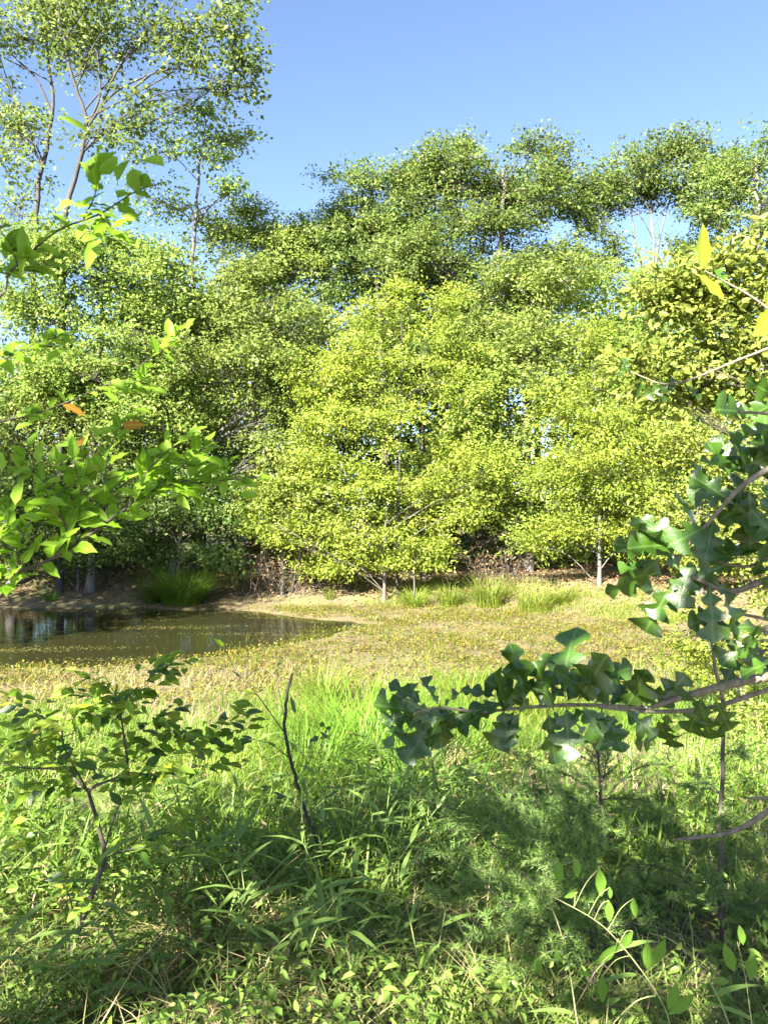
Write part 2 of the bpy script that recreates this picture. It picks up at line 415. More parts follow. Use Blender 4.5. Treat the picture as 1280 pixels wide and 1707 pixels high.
# tall open trees that rise out of the frame at the left
make_tree('tall_tree', 'tallest tree at the left edge, pale straight trunk forking under a thin crown', 'tree', 27, [(48, 930), (55, 520), (62, 330), (88, 175), (75, 60), (60, -90)],
          [(30, 60, 110, 90), (110, -50, 130, 80), (-40, 190, 90, 90), (50, 240, 80, 60), (120, 60, 90, 70), (0, 330, 70, 60), (-60, 40, 90, 100)], 'tall', dens=4.8, leaf_n=19, spray=.7, L=.15, Wd=.095, bark='bark_dim', r0=.12,
          limbs=[[(70, 280), (40, 200), (15, 140), (-10, 60)], [(88, 190), (60, 130), (20, 90), (0, 50)]])
make_tree('tall_tree', 'tall leaning tree whose long bare bough arches right against open sky', 'tree', 25.5, [(100, 930), (105, 520), (112, 350), (145, 215), (122, 130), (95, 0), (85, -80)],
          [(330, 40, 85, 45), (385, 55, 50, 45), (230, 60, 80, 50), (385, 138, 45, 12), (180, 0, 110, 55), (280, -40, 150, 50), (190, 215, 50, 50), (160, 90, 60, 60), (310, 105, 60, 22), (240, 190, 40, 45), (405, 100, 28, 22)],
          'tall', dens=5.4, leaf_n=19, spray=.62, L=.15, Wd=.10, bark='bark_dim', r0=.11,
          limbs=[[(143, 218), (180, 165), (225, 135), (290, 115), (345, 128), (415, 150)], [(150, 205), (168, 150), (160, 60), (165, 0)], [(165, 185), (200, 110), (240, 60), (290, 10)], [(250, 125), (222, 150), (220, 175), (230, 215)]])
make_tree(BT, 'slim tree with a small flat-topped crown beside the arching bough', 'tree', 28, [(322, 930), (320, 520), (326, 370), (334, 275), (345, 200)],
          [(300, 195, 55, 28), (350, 222, 65, 26), (270, 260, 60, 40), (390, 228, 40, 12), (330, 178, 35, 14), (385, 312, 22, 12), (350, 262, 40, 12), (230, 320, 60, 50), (300, 345, 50, 30)], 'fresh', dens=4, leaf_n=18, spray=.5, L=.14, Wd=.085, bark='bark_grey', r0=.1,
          limbs=[[(322, 380), (350, 345), (380, 318), (405, 303)]])
# front row on the far bank, left to right
make_tree(BT, 'grey-green tree low at the left edge above the shaded bank', 'tree', 26.0, [(20, 960), (25, 760), (30, 620)],
          [(30, 650, 75, 70), (60, 750, 90, 70), (-30, 790, 70, 70), (-30, 560, 80, 70), (120, 700, 70, 60), (110, 810, 70, 50), (60, 640, 80, 60), (180, 760, 70, 60), (20, 710, 80, 50), (100, 600, 70, 50), (200, 820, 60, 50)], 'mid', dens=6.5, leaf_n=50)
make_tree(BT, 'broad bright leafy tree below the two tall left trees', 'tree', 25.5, [(150, 960), (155, 760), (170, 560), (165, 450)],
          [(170, 470, 110, 80), (90, 540, 90, 90), (235, 560, 100, 100), (120, 430, 85, 50), (250, 430, 70, 50), (170, 640, 110, 80), (290, 500, 60, 60), (240, 700, 80, 60), (40, 440, 70, 50), (250, 640, 80, 60), (70, 640, 70, 60)], 'fresh', dens=6)
make_tree(BT, 'rounded green tree with pale bare stems showing, left of the yellow cedar', 'tree', 26.5, [(290, 960), (288, 760), (300, 640), (370, 500)],
          [(390, 500, 85, 70), (430, 590, 80, 90), (340, 620, 90, 90), (350, 540, 80, 60), (450, 700, 70, 70), (330, 730, 100, 70), (415, 470, 50, 40), (480, 640, 50, 70), (500, 560, 45, 50), (480, 740, 60, 50), (400, 770, 70, 50)], 'mid', dens=6, bark='bark_pale')
make_tree(BT, 'dark green treetop just right of the slim flat-topped tree', 'tree', 30, [(430, 950), (430, 700), (425, 480), (425, 390)],
          [(400, 385, 80, 38), (475, 395, 70, 42), (350, 400, 50, 35), (440, 450, 80, 50), (420, 358, 34, 20), (500, 440, 60, 50), (520, 510, 50, 50)], 'mid', dens=7, bark='bark_dark')
make_tree(BT, 'deep green tree in the dip of the skyline with sky gap beneath', 'tree', 31, [(510, 950), (512, 700), (508, 500), (560, 430)],
          [(590, 440, 80, 50), (520, 400, 60, 38), (570, 530, 60, 55), (650, 550, 70, 60), (600, 640, 80, 60), (480, 520, 36, 50), (545, 480, 40, 40), (560, 395, 50, 36), (730, 480, 60, 50), (740, 560, 60, 50), (660, 470, 70, 60), (500, 450, 40, 40), (640, 400, 60, 40), (470, 600, 60, 40)], 'deep', dens=7, bark='bark_dark')
make_tree(BT, 'round-topped oak stepping up to the highest treetop of the skyline', 'tree', 30, [(640, 950), (640, 700), (630, 480), (625, 350)],
          [(620, 322, 70, 42), (565, 352, 40, 30), (685, 315, 52, 40), (610, 375, 90, 50), (690, 390, 70, 55), (640, 440, 80, 50), (560, 420, 40, 40)], 'oakcrown', dens=8.5, bark='bark_dark')
make_tree(BT, 'highest oak of the skyline with wide lumpy crown right of centre', 'tree', 29, [(800, 950), (800, 700), (812, 500), (835, 380), (840, 280)],
          [(765, 272, 70, 44), (720, 300, 50, 40), (930, 280, 40, 36), (865, 285, 78, 50), (915, 330, 55, 60), (745, 335, 75, 55), (835, 370, 90, 60), (760, 232, 38, 18), (900, 420, 70, 60), (770, 430, 80, 70), (895, 248, 40, 18), (850, 500, 80, 60), (700, 440, 60, 60), (760, 540, 80, 50), (860, 600, 80, 60), (940, 480, 50, 50)], 'oakcrown', dens=8.5, r0=.22)
make_tree(BT, 'oak with open crown on bare upright limbs and sky between them', 'tree', 30, [(1088, 950), (1088, 700), (1090, 480), (1085, 330)],
          [(1060, 275, 62, 40), (1130, 275, 52, 34), (1025, 325, 46, 40), (1100, 320, 70, 34), (1155, 335, 36, 36), (1150, 420, 40, 30), (1010, 430, 30, 30), (975, 340, 40, 34), (1180, 300, 40, 30), (1200, 270, 30, 20), (985, 310, 26, 20), (985, 370, 34, 45), (1150, 245, 28, 14)], 'oakcrown', dens=7.5, limbs=[[(1090, 480), (1062, 420), (1050, 340)], [(1090, 460), (1100, 390), (1125, 300)]])
make_tree(BT, 'tree at the right edge of the skyline, crown cut by the frame', 'tree', 28, [(1275, 950), (1270, 700), (1262, 400), (1260, 260)],
          [(1245, 275, 55, 42), (1300, 240, 55, 36), (1215, 325, 50, 46), (1300, 320, 70, 60), (1190, 370, 40, 40)], 'oakcrown', dens=8.5)
make_tree('cedar_tree', 'yellow-green cedar with pointed top in the middle of the far bank', 'tree', 25.2, [(662, 960), (665, 780), (668, 620), (670, 480)],
          [(665, 530, 45, 50), (640, 590, 70, 45), (720, 575, 50, 45), (610, 650, 85, 50), (690, 655, 60, 45), (580, 710, 75, 45), (670, 720, 80, 50), (560, 640, 45, 50), (670, 490, 22, 34), (530, 700, 50, 50), (760, 640, 60, 40), (560, 590, 50, 40), (790, 590, 50, 40), (500, 640, 40, 36), (740, 520, 40, 34), (600, 530, 40, 34)], 'yellow', dens=8, spray=.5, leaf_n=50, L=.1, Wd=.045, flat=.35, bark='bark_dim', r0=.05)
make_tree(BT, 'dark green tree with thin black trunk beside the yellow cedar', 'tree', 26.6, [(706, 960), (706, 780), (704, 660), (745, 580)],
          [(770, 700, 70, 50), (820, 790, 70, 80), (845, 700, 60, 60), (770, 830, 70, 60), (750, 590, 80, 40), (800, 620, 60, 50), (860, 880, 50, 40), (720, 760, 40, 60), (790, 650, 70, 50), (850, 820, 50, 60)], 'mid', dens=6.5, bark='bark_dark', r0=.1)
make_tree(BT, 'mid green tree standing between the dark tree and the feathery cypress', 'tree', 27, [(880, 960), (880, 760), (885, 620), (900, 510)],
          [(880, 620, 70, 70), (905, 540, 60, 55), (835, 560, 60, 50), (850, 470, 50, 40), (940, 480, 60, 50), (930, 620, 60, 70)], 'mid', dens=6)
make_tree(BT, 'dome-crowned bright tree under the open oak on the right', 'tree', 27.5, [(1070, 960), (1072, 760), (1075, 600), (1080, 470)],
          [(1080, 475, 90, 48), (1005, 520, 70, 55), (1120, 550, 75, 65), (1045, 590, 95, 60), (1150, 630, 70, 60), (1090, 680, 90, 60), (1170, 500, 40, 50), (985, 455, 30, 30)], 'fresh', dens=6.5)
make_tree('cypress_tree', 'feathery yellow-green cypress sweeping to the sunlit bank on the right', 'tree', 23.6, [(998, 985), (1000, 820), (1000, 690), (985, 600)],
          [(985, 640, 60, 60), (1000, 710, 95, 60), (1000, 790, 110, 60), (940, 840, 70, 45), (1060, 840, 65, 45), (940, 760, 65, 45), (1000, 880, 100, 40), (1090, 770, 50, 50), (920, 890, 50, 30), (925, 680, 50, 40), (1060, 905, 60, 26), (900, 790, 40, 40), (890, 910, 40, 24), (1080, 690, 50, 50), (985, 570, 30, 30)], 'yellow', dens=8.5, spray=.55, leaf_n=54, L=.11, Wd=.04, flat=.3, bark='bark_pale', r0=.06)
make_tree(BT, 'yellowish tree half hidden behind the upper oak leaves', 'tree', 22.0, [(1165, 1010), (1165, 880), (1160, 720)],
          [(1150, 760, 70, 70), (1140, 860, 70, 60), (1210, 820, 80, 80), (1220, 920, 70, 50), (1200, 720, 60, 50), (1130, 930, 45, 35), (1290, 880, 70, 80)], 'lime', dens=6)
make_tree('young_oak', 'near sunlit young oak with large yellow-green leaves at the right edge', 'tree', 9.5, [(1345, 1090), (1335, 860), (1300, 640), (1275, 480)],
          [(1225, 490, 50, 40), (1275, 560, 60, 55), (1195, 590, 50, 34), (1275, 440, 45, 30), (1150, 540, 40, 26), (1225, 640, 55, 28), (1110, 620, 40, 20), (1195, 445, 36, 20), (1290, 650, 50, 40), (1330, 490, 60, 60), (1075, 600, 28, 16),
           (1105, 500, 30, 16), (1170, 660, 34, 18), (1140, 470, 30, 18), (1240, 580, 60, 40), (1170, 505, 34, 22), (1090, 660, 24, 14)], 'lime', dens=14, spray=.34, leaf_n=20, L=.095, Wd=.05, six=True, r0=.04, nz=1.1, twig=.9, group='trees near the camera', bark='bark_dark')
# bushes along the foot of the bank
BU = 'bush'
make_tree(BU, 'big yellow-green bush hanging over the bank below the cedar', 'bush', 24.9, [(640, 975), (642, 900), (645, 830)],
          [(640, 810, 95, 55), (560, 870, 75, 40), (700, 860, 85, 45), (620, 905, 90, 26), (590, 800, 50, 45), (730, 820, 45, 45), (520, 830, 45, 35), (680, 925, 60, 24), (570, 925, 60, 22), (450, 860, 50, 40), (800, 800, 50, 50), (520, 770, 60, 40), (770, 760, 50, 40), (640, 945, 70, 16), (560, 950, 50, 16), (480, 900, 40, 30), (780, 850, 36, 30)], 'yellow', dens=8.5, spray=.45, leaf_n=50, L=.11, Wd=.05, r0=.06, group='bushes along the far bank')
make_tree(BU, 'pale leafy bush between the dead brush and the hanging bush', 'bush', 25.2, [(470, 965), (472, 900), (475, 830)],
          [(470, 800, 60, 36), (500, 850, 50, 36), (430, 840, 45, 30), (515, 905, 40, 24)], 'lime', dens=7, r0=.05, group='bushes along the far bank')
make_tree(BU, 'dark shaded bush behind the grass clump on the left bank', 'bush', 25.4, [(300, 965), (300, 900), (305, 850)],
          [(250, 870, 70, 45), (340, 880, 60, 45), (300, 820, 80, 40), (370, 850, 40, 50), (260, 920, 60, 26), (340, 930, 50, 22), (200, 820, 60, 40)], 'deep', dens=8, r0=.05, group='bushes along the far bank')
make_tree(BU, 'dark low bush on the shaded bank below the left trees', 'bush', 25.6, [(130, 965), (132, 900), (135, 860)],
          [(150, 850, 80, 50), (80, 880, 80, 50), (0, 880, 80, 55), (190, 900, 50, 36), (110, 930, 70, 24), (30, 930, 60, 24), (60, 820, 80, 40)], 'deep', dens=8, r0=.05, group='bushes along the far bank')
make_tree(BU, 'small drooping yellow bush with trailing sprays at the foot of the cedar', 'bush', 24.4, [(690, 985), (690, 940), (692, 915)],
          [(700, 920, 40, 20), (735, 915, 28, 14), (660, 935, 30, 14)], 'yellow', dens=9, spray=.3, leaf_n=40, L=.1, Wd=.045, r0=.03, group='bushes along the far bank')
make_tree(BU, 'fine-leaved yellow shrub behind the oak twig on the right', 'bush', 10.5, [(1235, 1170), (1233, 1110), (1230, 1060)],
          [(1160, 1050, 60, 32), (1230, 1075, 70, 50), (1290, 1040, 60, 50), (1190, 1110, 50, 30), (1130, 1090, 40, 28)], 'yellow', dens=30, spray=.2, leaf_n=30, L=.055, Wd=.026, r0=.025, group='shrubs on the right shore')
make_tree(BU, 'fine-leaved green shrub low on the right shore under the oak branch', 'bush', 8.5, [(1270, 1300), (1268, 1240), (1265, 1190)],
          [(1180, 1210, 60, 30), (1250, 1200, 60, 50), (1310, 1230, 60, 60), (1220, 1260, 60, 30)], 'lime', dens=36, spray=.18, leaf_n=30, L=.05, Wd=.024, r0=.02, group='shrubs on the right shore')
# dead brown brush on the bank
def brush(px, py, Yd, wpx, hpx, label):
    b = W(px, py, Yd); b[2] = h1(b[0], b[1]) - .03
    root = thing('dead_brush', label, 'brush', b, 'dead brush on the bank')
    t = Tubes(); ps = []
    for k in range(46):
        s = b + np.array([rng.uniform(-1, 1) * wpx / FPX * Yd * .8, rng.uniform(-.4, .5), 0])
        e = s + np.array([rng.normal() * .45, rng.normal() * .3, rng.uniform(.35, 1) * hpx / FPX * Yd])
        m = (s + e) / 2 + rng.normal(size=3) * .15
        q = smooth_path([s, m, e], 4); t.add(q, np.linspace(.016, .004, len(q)), 3)
        for _ in range(3):
            a = q[rng.integers(3, len(q))]; e2 = a + rng.normal(size=3) * .28; t.add([a, (a + e2) / 2 + rng.normal(size=3) * .04, e2], [.006, .004, .002], 3)
            for _ in range(7): ps.append(e2 + rng.normal(size=3) * .1)
    link('twigs', t.mesh('twigs', b), M['bark_dark'], root)
    P = np.array(ps); v, f = leaves_np(P, rng.normal(size=P.shape), rng.normal(size=P.shape), .09, .05)
    tag(link('dry_leaves', np_mesh('dry_leaves', v - b, f), M['brown'], root), kind='stuff')
brush(455, 975, 25.1, 70, 95, 'brown dead brush with bare twigs on the bank beside the dark bush')
brush(820, 955, 25.6, 60, 70, 'brown dead brush in shade under the dark green tree')

def copy_thing(o, loc, rz, sc_):
    c = o.copy(); COL.objects.link(c); c.location = loc; c.rotation_euler = (0, 0, rz); c.scale = (sc_, sc_, sc_)
    for ch in list(o.children):
        d = ch.copy(); COL.objects.link(d); d.parent = c
    return c
proto_trees = []; proto_bushes = []
# the wood behind: separate trees, seen only as a mass through the gaps
kinds = ['wood', 'deep', 'mid', 'wood', 'pale']
for k in range(26):
    x = -24 + 48 * (k + .5) / 26 + rng.uniform(-.8, .8); y = rng.uniform(31.5, 41)
    b = np.array([x, y, h1(x, y) - .1]); hh = rng.uniform(8.5, 12.5)
    if k >= 6:
        copy_thing(proto_trees[k % 6], tuple(b), rng.uniform(0, 6.28), hh / 9.0 * rng.uniform(.95, 1.08)); continue
    hh = 9.0
    root = thing(BT, 'indistinct tree deep in the wood behind the front row', 'tree', b, 'trees deep in the wood')
    pl = [(b + np.array([rng.uniform(-1.6, 1.6), rng.uniform(-1.3, 1.3), hh * q]), np.array([rng.uniform(1.3, 2.1), rng.uniform(1.3, 2), rng.uniform(1.0, 1.7)])) for q in (.16, .34, .5, .64, .78, .9)]
    build_tree(root, b, [b, b + np.array([.1, 0, hh * .5]), b + np.array([.3, .1, hh * .92])], pl, kinds[k % 5], 4, .75, 26, .19, .11, 'bark_grey', .16, [], .5, False, .9, .15); proto_trees.append(root)
# understorey bushes on the rise behind the front row
for k in range(15):
    x = -15 + 30 * (k + .5) / 15 + rng.uniform(-.5, .5); y = rng.uniform(27.6, 29.5)
    b = np.array([x, y, h1(x, y) - .1])
    if k >= 4:
        copy_thing(proto_bushes[k % 4], tuple(b), rng.uniform(0, 6.28), rng.uniform(.85, 1.2)); continue
    root = thing(BU, 'indistinct understorey bush in the shade behind the front row', 'bush', b, 'bushes in the shade of the wood')
    pl = [(b + np.array([rng.uniform(-.9, .9), rng.uniform(-.6, .6), q]), np.array([1.1, .9, .8])) for q in (.5, 1.2, 2.0, 2.9)]
    build_tree(root, b, [b, b + np.array([.1, 0, 1.4]), b + np.array([.2, .1, 2.9])], pl, kinds[(k + 1) % 5], 6, .5, 34, .13, .075, 'bark_grey', .06, [], .5, False, .85, .2); proto_bushes.append(root)

# trees that stand beside and behind the camera and shade the foreground and the left bank
def shade_tree(label, x, y, h, rad, z0, mat, n=9, dens=3.0, leaf_n=26, seed=1):
    r = np.random.default_rng(seed); b = np.array([x, y, h1(x, y) - .1])
    root = thing(BT, label, 'tree', b, 'trees around the viewpoint')
    pl = []
    for q in range(n):
        an = q * 2.4; rr = rad * (.25 + .55 * r.random()); zz = z0 + (h - z0) * (q + .5) / n
        pl.append((b + np.array([math.cos(an) * rr, math.sin(an) * rr, zz]), np.array([rad * .5, rad * .5, (h - z0) * .2])))
    build_tree(root, b, [b, b + np.array([.1, .1, h * .5]), b + np.array([.2, 0, h * .92])], pl, mat, dens, .7, leaf_n, .17, .1, 'bark_grey', .2, [], .45, False, .8, .2)
def sunward(x, y, d):
    return x + math.sin(SUN_AZ) * d, y + math.cos(SUN_AZ) * d
shade_tree('broad tree behind the viewpoint that shades the foreground plants', *sunward(.5, 1.6, 3.2), 3.7, 1.0, 2.7, 'mid', n=4, leaf_n=6, seed=3, dens=.5)
shade_tree('second tree behind the viewpoint, left of the first', *sunward(-1.15, 2.2, 3.4), 4.1, .9, 2.6, 'mid', n=6, leaf_n=5, seed=13, dens=.5)
shade_tree('tall tree on the near left shore out of the frame', *sunward(-12.3, 24.8, 11.5), 10.8, 3.0, 1.5, 'mid', n=12, seed=4, dens=4)
shade_tree('second tree on the near left shore out of the frame', *sunward(-8.8, 24.8, 12.5), 11.2, 3.0, 2.0, 'mid', n=12, seed=5, dens=4)
shade_tree('third tree on the near left shore out of the frame', *sunward(-5.9, 24.9, 14.5), 12.0, 2.2, 5.0, 'mid', n=11, seed=8, dens=4)

# ------------------------------------------------------------------ stuff on the ground
def scatter(n, x0, x1, y0, y1, fn=None):
    x = rng.uniform(x0, x1, n); y = rng.uniform(y0, y1, n)
    if fn is not None:
        k = rng.random(n) < fn(x, y); x, y = x[k], y[k]
    return x, y

def in_view(x, y, m=1.2):
    return (np.abs(x) < y * .5 + m).astype(float)

def blades(x, y, z, hgt, wid, lean=.35, segs=3, dirs=None):
    """curved grass blades as strips"""
    n = len(x); an = rng.uniform(0, 2 * math.pi, n) if dirs is None else dirs
    d = np.stack([np.cos(an), np.sin(an), np.zeros(n)], -1); s = np.stack([-np.sin(an), np.cos(an), np.zeros(n)], -1)
    hgt = np.broadcast_to(hgt, (n,)); wid = np.broadcast_to(wid, (n,)); ln = lean * (.4 + 1.2 * rng.random(n))
    b = np.stack([x, y, z], -1); rows = []
    for k in range(segs + 1):
        t = k / segs; wk = (1 - t ** 1.6) * (.55 + .9 * min(t * 2, .5)) + .03
        c = b + d * (hgt * ln * t * t * 1.6)[:, None] + np.array([0, 0, 1.]) * (hgt * (t - .35 * ln * t * t * t))[:, None]
        rows += [c - s * (wid * wk * .5)[:, None], c + s * (wid * wk * .5)[:, None]]
    v = np.stack(rows, 1).reshape(-1, 3); m = 2 * (segs + 1)
    q = np.array([[2 * k, 2 * k + 1, 2 * k + 3, 2 * k + 2] for k in range(segs)])
    return v, (np.arange(n)[:, None, None] * m + q[None]).reshape(-1, 4)

def add_stuff(name, v, f, mat):
    return tag(link(name, np_mesh(name, v, f), M[mat]), kind='stuff')

# meadow grass between the camera and the mud
def bare(x, y):
    m = np.ones(x.shape)
    for cx, cy, r in ((-2.0, 5.2, .6), (-1.6, 4.3, .4), (.35, 6.6, .55), (2.4, 7.2, .8), (.9, 5.4, .35), (-2.6, 7.5, .6), (1.7, 5.2, .35), (.25, 3.1, .22), (-.9, 6.4, .3), (1.55, 9.2, .6)):
        m = np.minimum(m, ss(.5, 1.2, np.hypot(x - cx, (y - cy) * .8) / r + wob(x, y, 5) * .15))
    return m
def dens_grass(x, y):
    d = .5 + .9 * wob(x, y, .8, 1) + .45 * wob(x, y, 2.2, 3)
    return np.clip(d, .04, 1) * ss(13.2, 9.8, y + wob(x, y, .9, 8) * 1.2 - np.clip(x, -3, 2) * .6) * in_view(x, y) * bare(x, y) * (1 - .75 * ss(1.4, 2.2, x / y * 4.2) * ss(12, 6, y))
x, y = scatter(85000, -7.5, 7.5, 3.0, 14.5, dens_grass)
v, f = blades(x, y, H(x, y) - .01, (.16 + .34 * rng.random(len(x))) * (1 + .25 * wob(x, y, 1.3)), .009 + .008 * rng.random(len(x)), .5)
add_stuff('meadow_grass', v, f, 'grass')
# straw and dry stems among it
x, y = scatter(9000, -6, 6, 2.0, 14, lambda a, b: in_view(a, b, .5))
v, f = blades(x, y, H(x, y) - .01, .1 + .3 * rng.random(len(x)), .005, .9)
add_stuff('dry_straw', v, f, 'straw')
# low leafy undergrowth in the foreground
def cover(n, x0, x1, y0, y1, hmax, L, mat, fn):
    x, y = scatter(n, x0, x1, y0, y1, fn)
    hh = hmax * (.35 + .65 * np.clip(.5 + wob(x, y, 2.6, 5), 0, 1)) * rng.random(len(x)) ** .7
    P = np.stack([x, y, H(x, y) + .01 + hh], -1)
    a = rng.normal(size=P.shape) * np.array([1, 1, .5]); nn = np.array([0, 0, 1.]) + rng.normal(size=P.shape) * .55
    sz = L * (.55 + .9 * rng.random(len(x)))
    return leaves_np(P, a, nn, sz, sz * .42, six=True)
v, f = cover(60000, -3.4, 3.4, 1.9, 6.5, .36, .038, 'cover', lambda a, b: in_view(a, b, .3) * np.clip(.55 + wob(a, b, 1.7, 7), .1, 1) * (.12 + .88 * bare(a, b)))
add_stuff('undergrowth', v, f, 'cover')
# pond weed over the shallows and mud
def dens_weed(x, y):
    e = y - far_edge(x)
    return np.clip(.65 + .6 * wob(x, y, 1.1, 6) + .4 * wob(x, y, 3.4, 2), .12, 1) * (ss(.15, -.5, pond_sdf(x, y) + wob(x, y, 2.3, 1) * .5) + .35 * ss(1.5, 0, pond_sdf(x, y)) * (wob(x * .5, y * 2, 1.6, 3) > .25)) * ss(9.3, 11.2, y + wob(x, y, .9, 8) * .8) * ss(.3, -.4, e) * in_view(x, y)
x, y = scatter(120000, -9, 7, 9.3, 24.3, dens_weed)
P = np.stack([x, y, np.maximum(H(x, y), 0) + .01 + .10 * rng.random(len(x)) ** 1.5], -1)
a = rng.normal(size=P.shape) * np.array([1, 1, .6]) + np.array([0, 0, .35]); nn = np.array([0, 0, 1.]) + rng.normal(size=P.shape) * .6
sz = .025 + .05 * rng.random(len(x)) ** 1.5
v, f = leaves_np(P, a, nn, sz, sz * .6)
add_stuff('pond_weed', v, f, 'weed')
x, y = scatter(60000, -8, 7, 10, 24, lambda a, b: dens_weed(a, b) * np.clip(.8 * wob(a, b, .8, 2) + .5, .05, 1))
v, f = blades(x, y, np.maximum(H(x, y), 0) - .01, .06 + .20 * rng.random(len(x)) ** 1.6, .012, .5, 2)
add_stuff('marsh_grass', v, f, 'marsh')
# thin low grass right in front
x, y = scatter(30000, -2.6, 2.6, 1.8, 4.5, lambda a, b: in_view(a, b, .3) * np.clip(.6 + wob(a, b, 2.4, 3), .15, 1) * (.25 + .75 * bare(a, b)))
v, f = blades(x, y, H(x, y) - .01, .08 + .26 * rng.random(len(x)), .0045 + .003 * rng.random(len(x)), .8)
add_stuff('low_grass', v, f, 'low_grass')
# floating flecks on the open water, in streaks
def dens_float(x, y):
    return (pond_sdf(x, y) > .1) * np.clip(wob(x * .35, y * 2.2, 1.1, 2) * 1.4 - .25 + .6 * ss(-4, -1, x), 0.01, 1) * in_view(x, y, 1)
x, y = scatter(30000, -13, 0, 14.5, 24, dens_float)
P = np.stack([x, y, np.full(len(x), .006)], -1)
v, f = leaves_np(P, rng.normal(size=P.shape) * np.array([1, 1, .02]), np.array([0, 0, 1.]) + rng.normal(size=P.shape) * .05, .035, .03, droop=0, fold=.02)
add_stuff('floating_weed', v, f, 'duck')
# leaf litter on the bank and under the trees
def dens_lit(x, y):
    e = y - far_edge(x); return ss(.2, 1.5, e) * np.clip(.6 + .5 * wob(x, y, 1.2), .1, 1)
x, y = scatter(26000, -15, 15, 21, 31, dens_lit)
P = np.stack([x, y, H(x, y) + .012 + .03 * rng.random(len(x))], -1)
v, f = leaves_np(P, rng.normal(size=P.shape) * np.array([1, 1, .3]), np.array([0, 0, 1.]) + rng.normal(size=P.shape) * .35, .12, .07)
add_stuff('leaf_litter', v, f, 'litter')
# short bank grass in the sun on the right half of the far bank
def dens_bg(x, y):
    e = y - far_edge(x); return ss(-.2, .3, e) * ss(3.2, 1.5, e) * ss(-1.5, 2.0, x + wob(x, y, .8) * 1.5) * np.clip(.6 + .7 * wob(x, y, 1.8, 9), 0, 1)
x, y = scatter(60000, -3, 9, 20, 28, dens_bg)
v, f = blades(x, y, H(x, y) - .01, .10 + .2 * rng.random(len(x)), .014, .5)
add_stuff('bank_grass', v, f, 'bank_grass')

# ------------------------------------------------------------------ grass clumps (each a thing)
def clump(px, py, Yd, rad, hgt, n, label, mat='grass', wid=.012, lean=.6, group=None):
    b = W(px, py, Yd); b[2] = h1(b[0], b[1]) - .02
    an = rng.uniform(0, 2 * math.pi, n); rr = rad * np.sqrt(rng.random(n)) * .6
    x = np.cos(an) * rr; y = np.sin(an) * rr
    v, f = blades(x, y, np.zeros(n), hgt * (.25 + .95 * rng.random(n)), wid * (.6 + .8 * rng.random(n)), lean, 4, an + rng.normal(size=n) * .7)
    o = link('grass_clump', np_mesh('grass_clump', v, f), M[mat], loc=tuple(b))
    return tag(o, label, 'grass', group)
FB = 'grass clumps on the far bank'
clump(305, 1005, 24.4, 1.0, 1.45, 1000, 'large dark green grass clump on the shaded left bank', 'grass', .025, .75, FB)
clump(255, 985, 24.6, .5, 1.0, 260, 'smaller grass clump on the left flank of the large dark clump', 'grass', .02, .8, FB)
clump(690, 1012, 24.1, .55, .75, 320, 'spiky grass clump at the waterline below the hanging bush', 'bank_grass', .02, .6, FB)
clump(750, 1005, 24.0, .5, .8, 300, 'green grass clump between the spiky one and the tall bright one', 'bank_grass', .02, .5, FB)
clump(815, 1000, 23.8, .65, 1.1, 380, 'tall bright grass clump at the middle of the sunlit bank', 'bank_grass', .02, .4, FB)
clump(890, 1025, 22.9, .8, .75, 420, 'wide yellowish grass clump where the sunlit bank bends', 'bank_grass', .018, .5, FB)
clump(935, 1000, 23.2, .5, .6, 240, 'low yellow grass clump under the cypress', 'bank_grass', .018, .6, FB)
clump(550, 985, 24.9, .3, .5, 100, 'thin upright grass tuft at the foot of the hanging bush', 'bank_grass', .015, .4, FB)
clump(85, 985, 24.6, .3, .4, 110, 'small dark grass tuft on the bare shaded bank', 'grass', .015, .6, FB)
MG = 'grass clumps on the near shore'
clump(610, 1350, 6.3, .4, .85, 360, 'tall bright grass clump between the bare twig and the oak branch tip', 'grass', .014, .5, MG)
clump(520, 1400, 5.4, .35, .7, 300, 'tall green grass clump right behind the bare sapling stem', 'grass', .013, .6, MG)
clump(680, 1430, 5.0, .3, .65, 260, 'tall grass clump at the left edge of the feathery cedar', 'grass', .012, .6, MG)
clump(900, 1220, 9.6, .5, .8, 300, 'sunlit grass clump seen between the oak branch and the mud', 'bank_grass', .014, .5, MG)
clump(345, 1390, 5.2, .42, .55, 420, 'pale arching fountain of grass behind the leafy sapling', 'bank_grass', .008, 1.0, MG)
clump(570, 1290, 7.6, .42, .75, 420, 'dense dark green grass clump behind the bare twig tip', 'grass', .014, .6, MG)
clump(640, 1240, 8.6, .4, .7, 300, 'upright grass clump left of the oak branch tip', 'grass', .014, .4, MG)
clump(790, 1320, 6.9, .35, .7, 380, 'tall thin-bladed clump hanging below the middle oak leaves', 'grass', .010, .55, MG)
clump(730, 1345, 6.4, .28, .4, 220, 'dry grey tussock on bare soil beside the thin-bladed clump', 'straw', .006, 1.0, MG)
clump(540, 1180, 11.4, .5, .75, 300, 'sunlit grass clump at the edge of the mud', 'bank_grass', .016, .4, MG)
clump(770, 1175, 11.2, .45, .6, 260, 'bright grass clump seen above the oak branch tip', 'bank_grass', .016, .45, MG)
clump(470, 1260, 8.4, .4, .6, 280, 'light green clump left of the bare twig', 'bank_grass', .013, .6, MG)
clump(420, 1380, 5.6, .3, .45, 260, 'bright clump in front of the pale fountain of grass', 'grass', .012, .6, MG)
clump(60, 1480, 3.9, .25, .45, 200, 'low grass clump at the left edge below the leafy sapling', 'grass', .009, .7, MG)
clump(360, 1640, 2.85, .2, .35, 200, 'dry-tipped tuft at the lower edge beside the sapling stem', 'straw', .005, .9, MG)

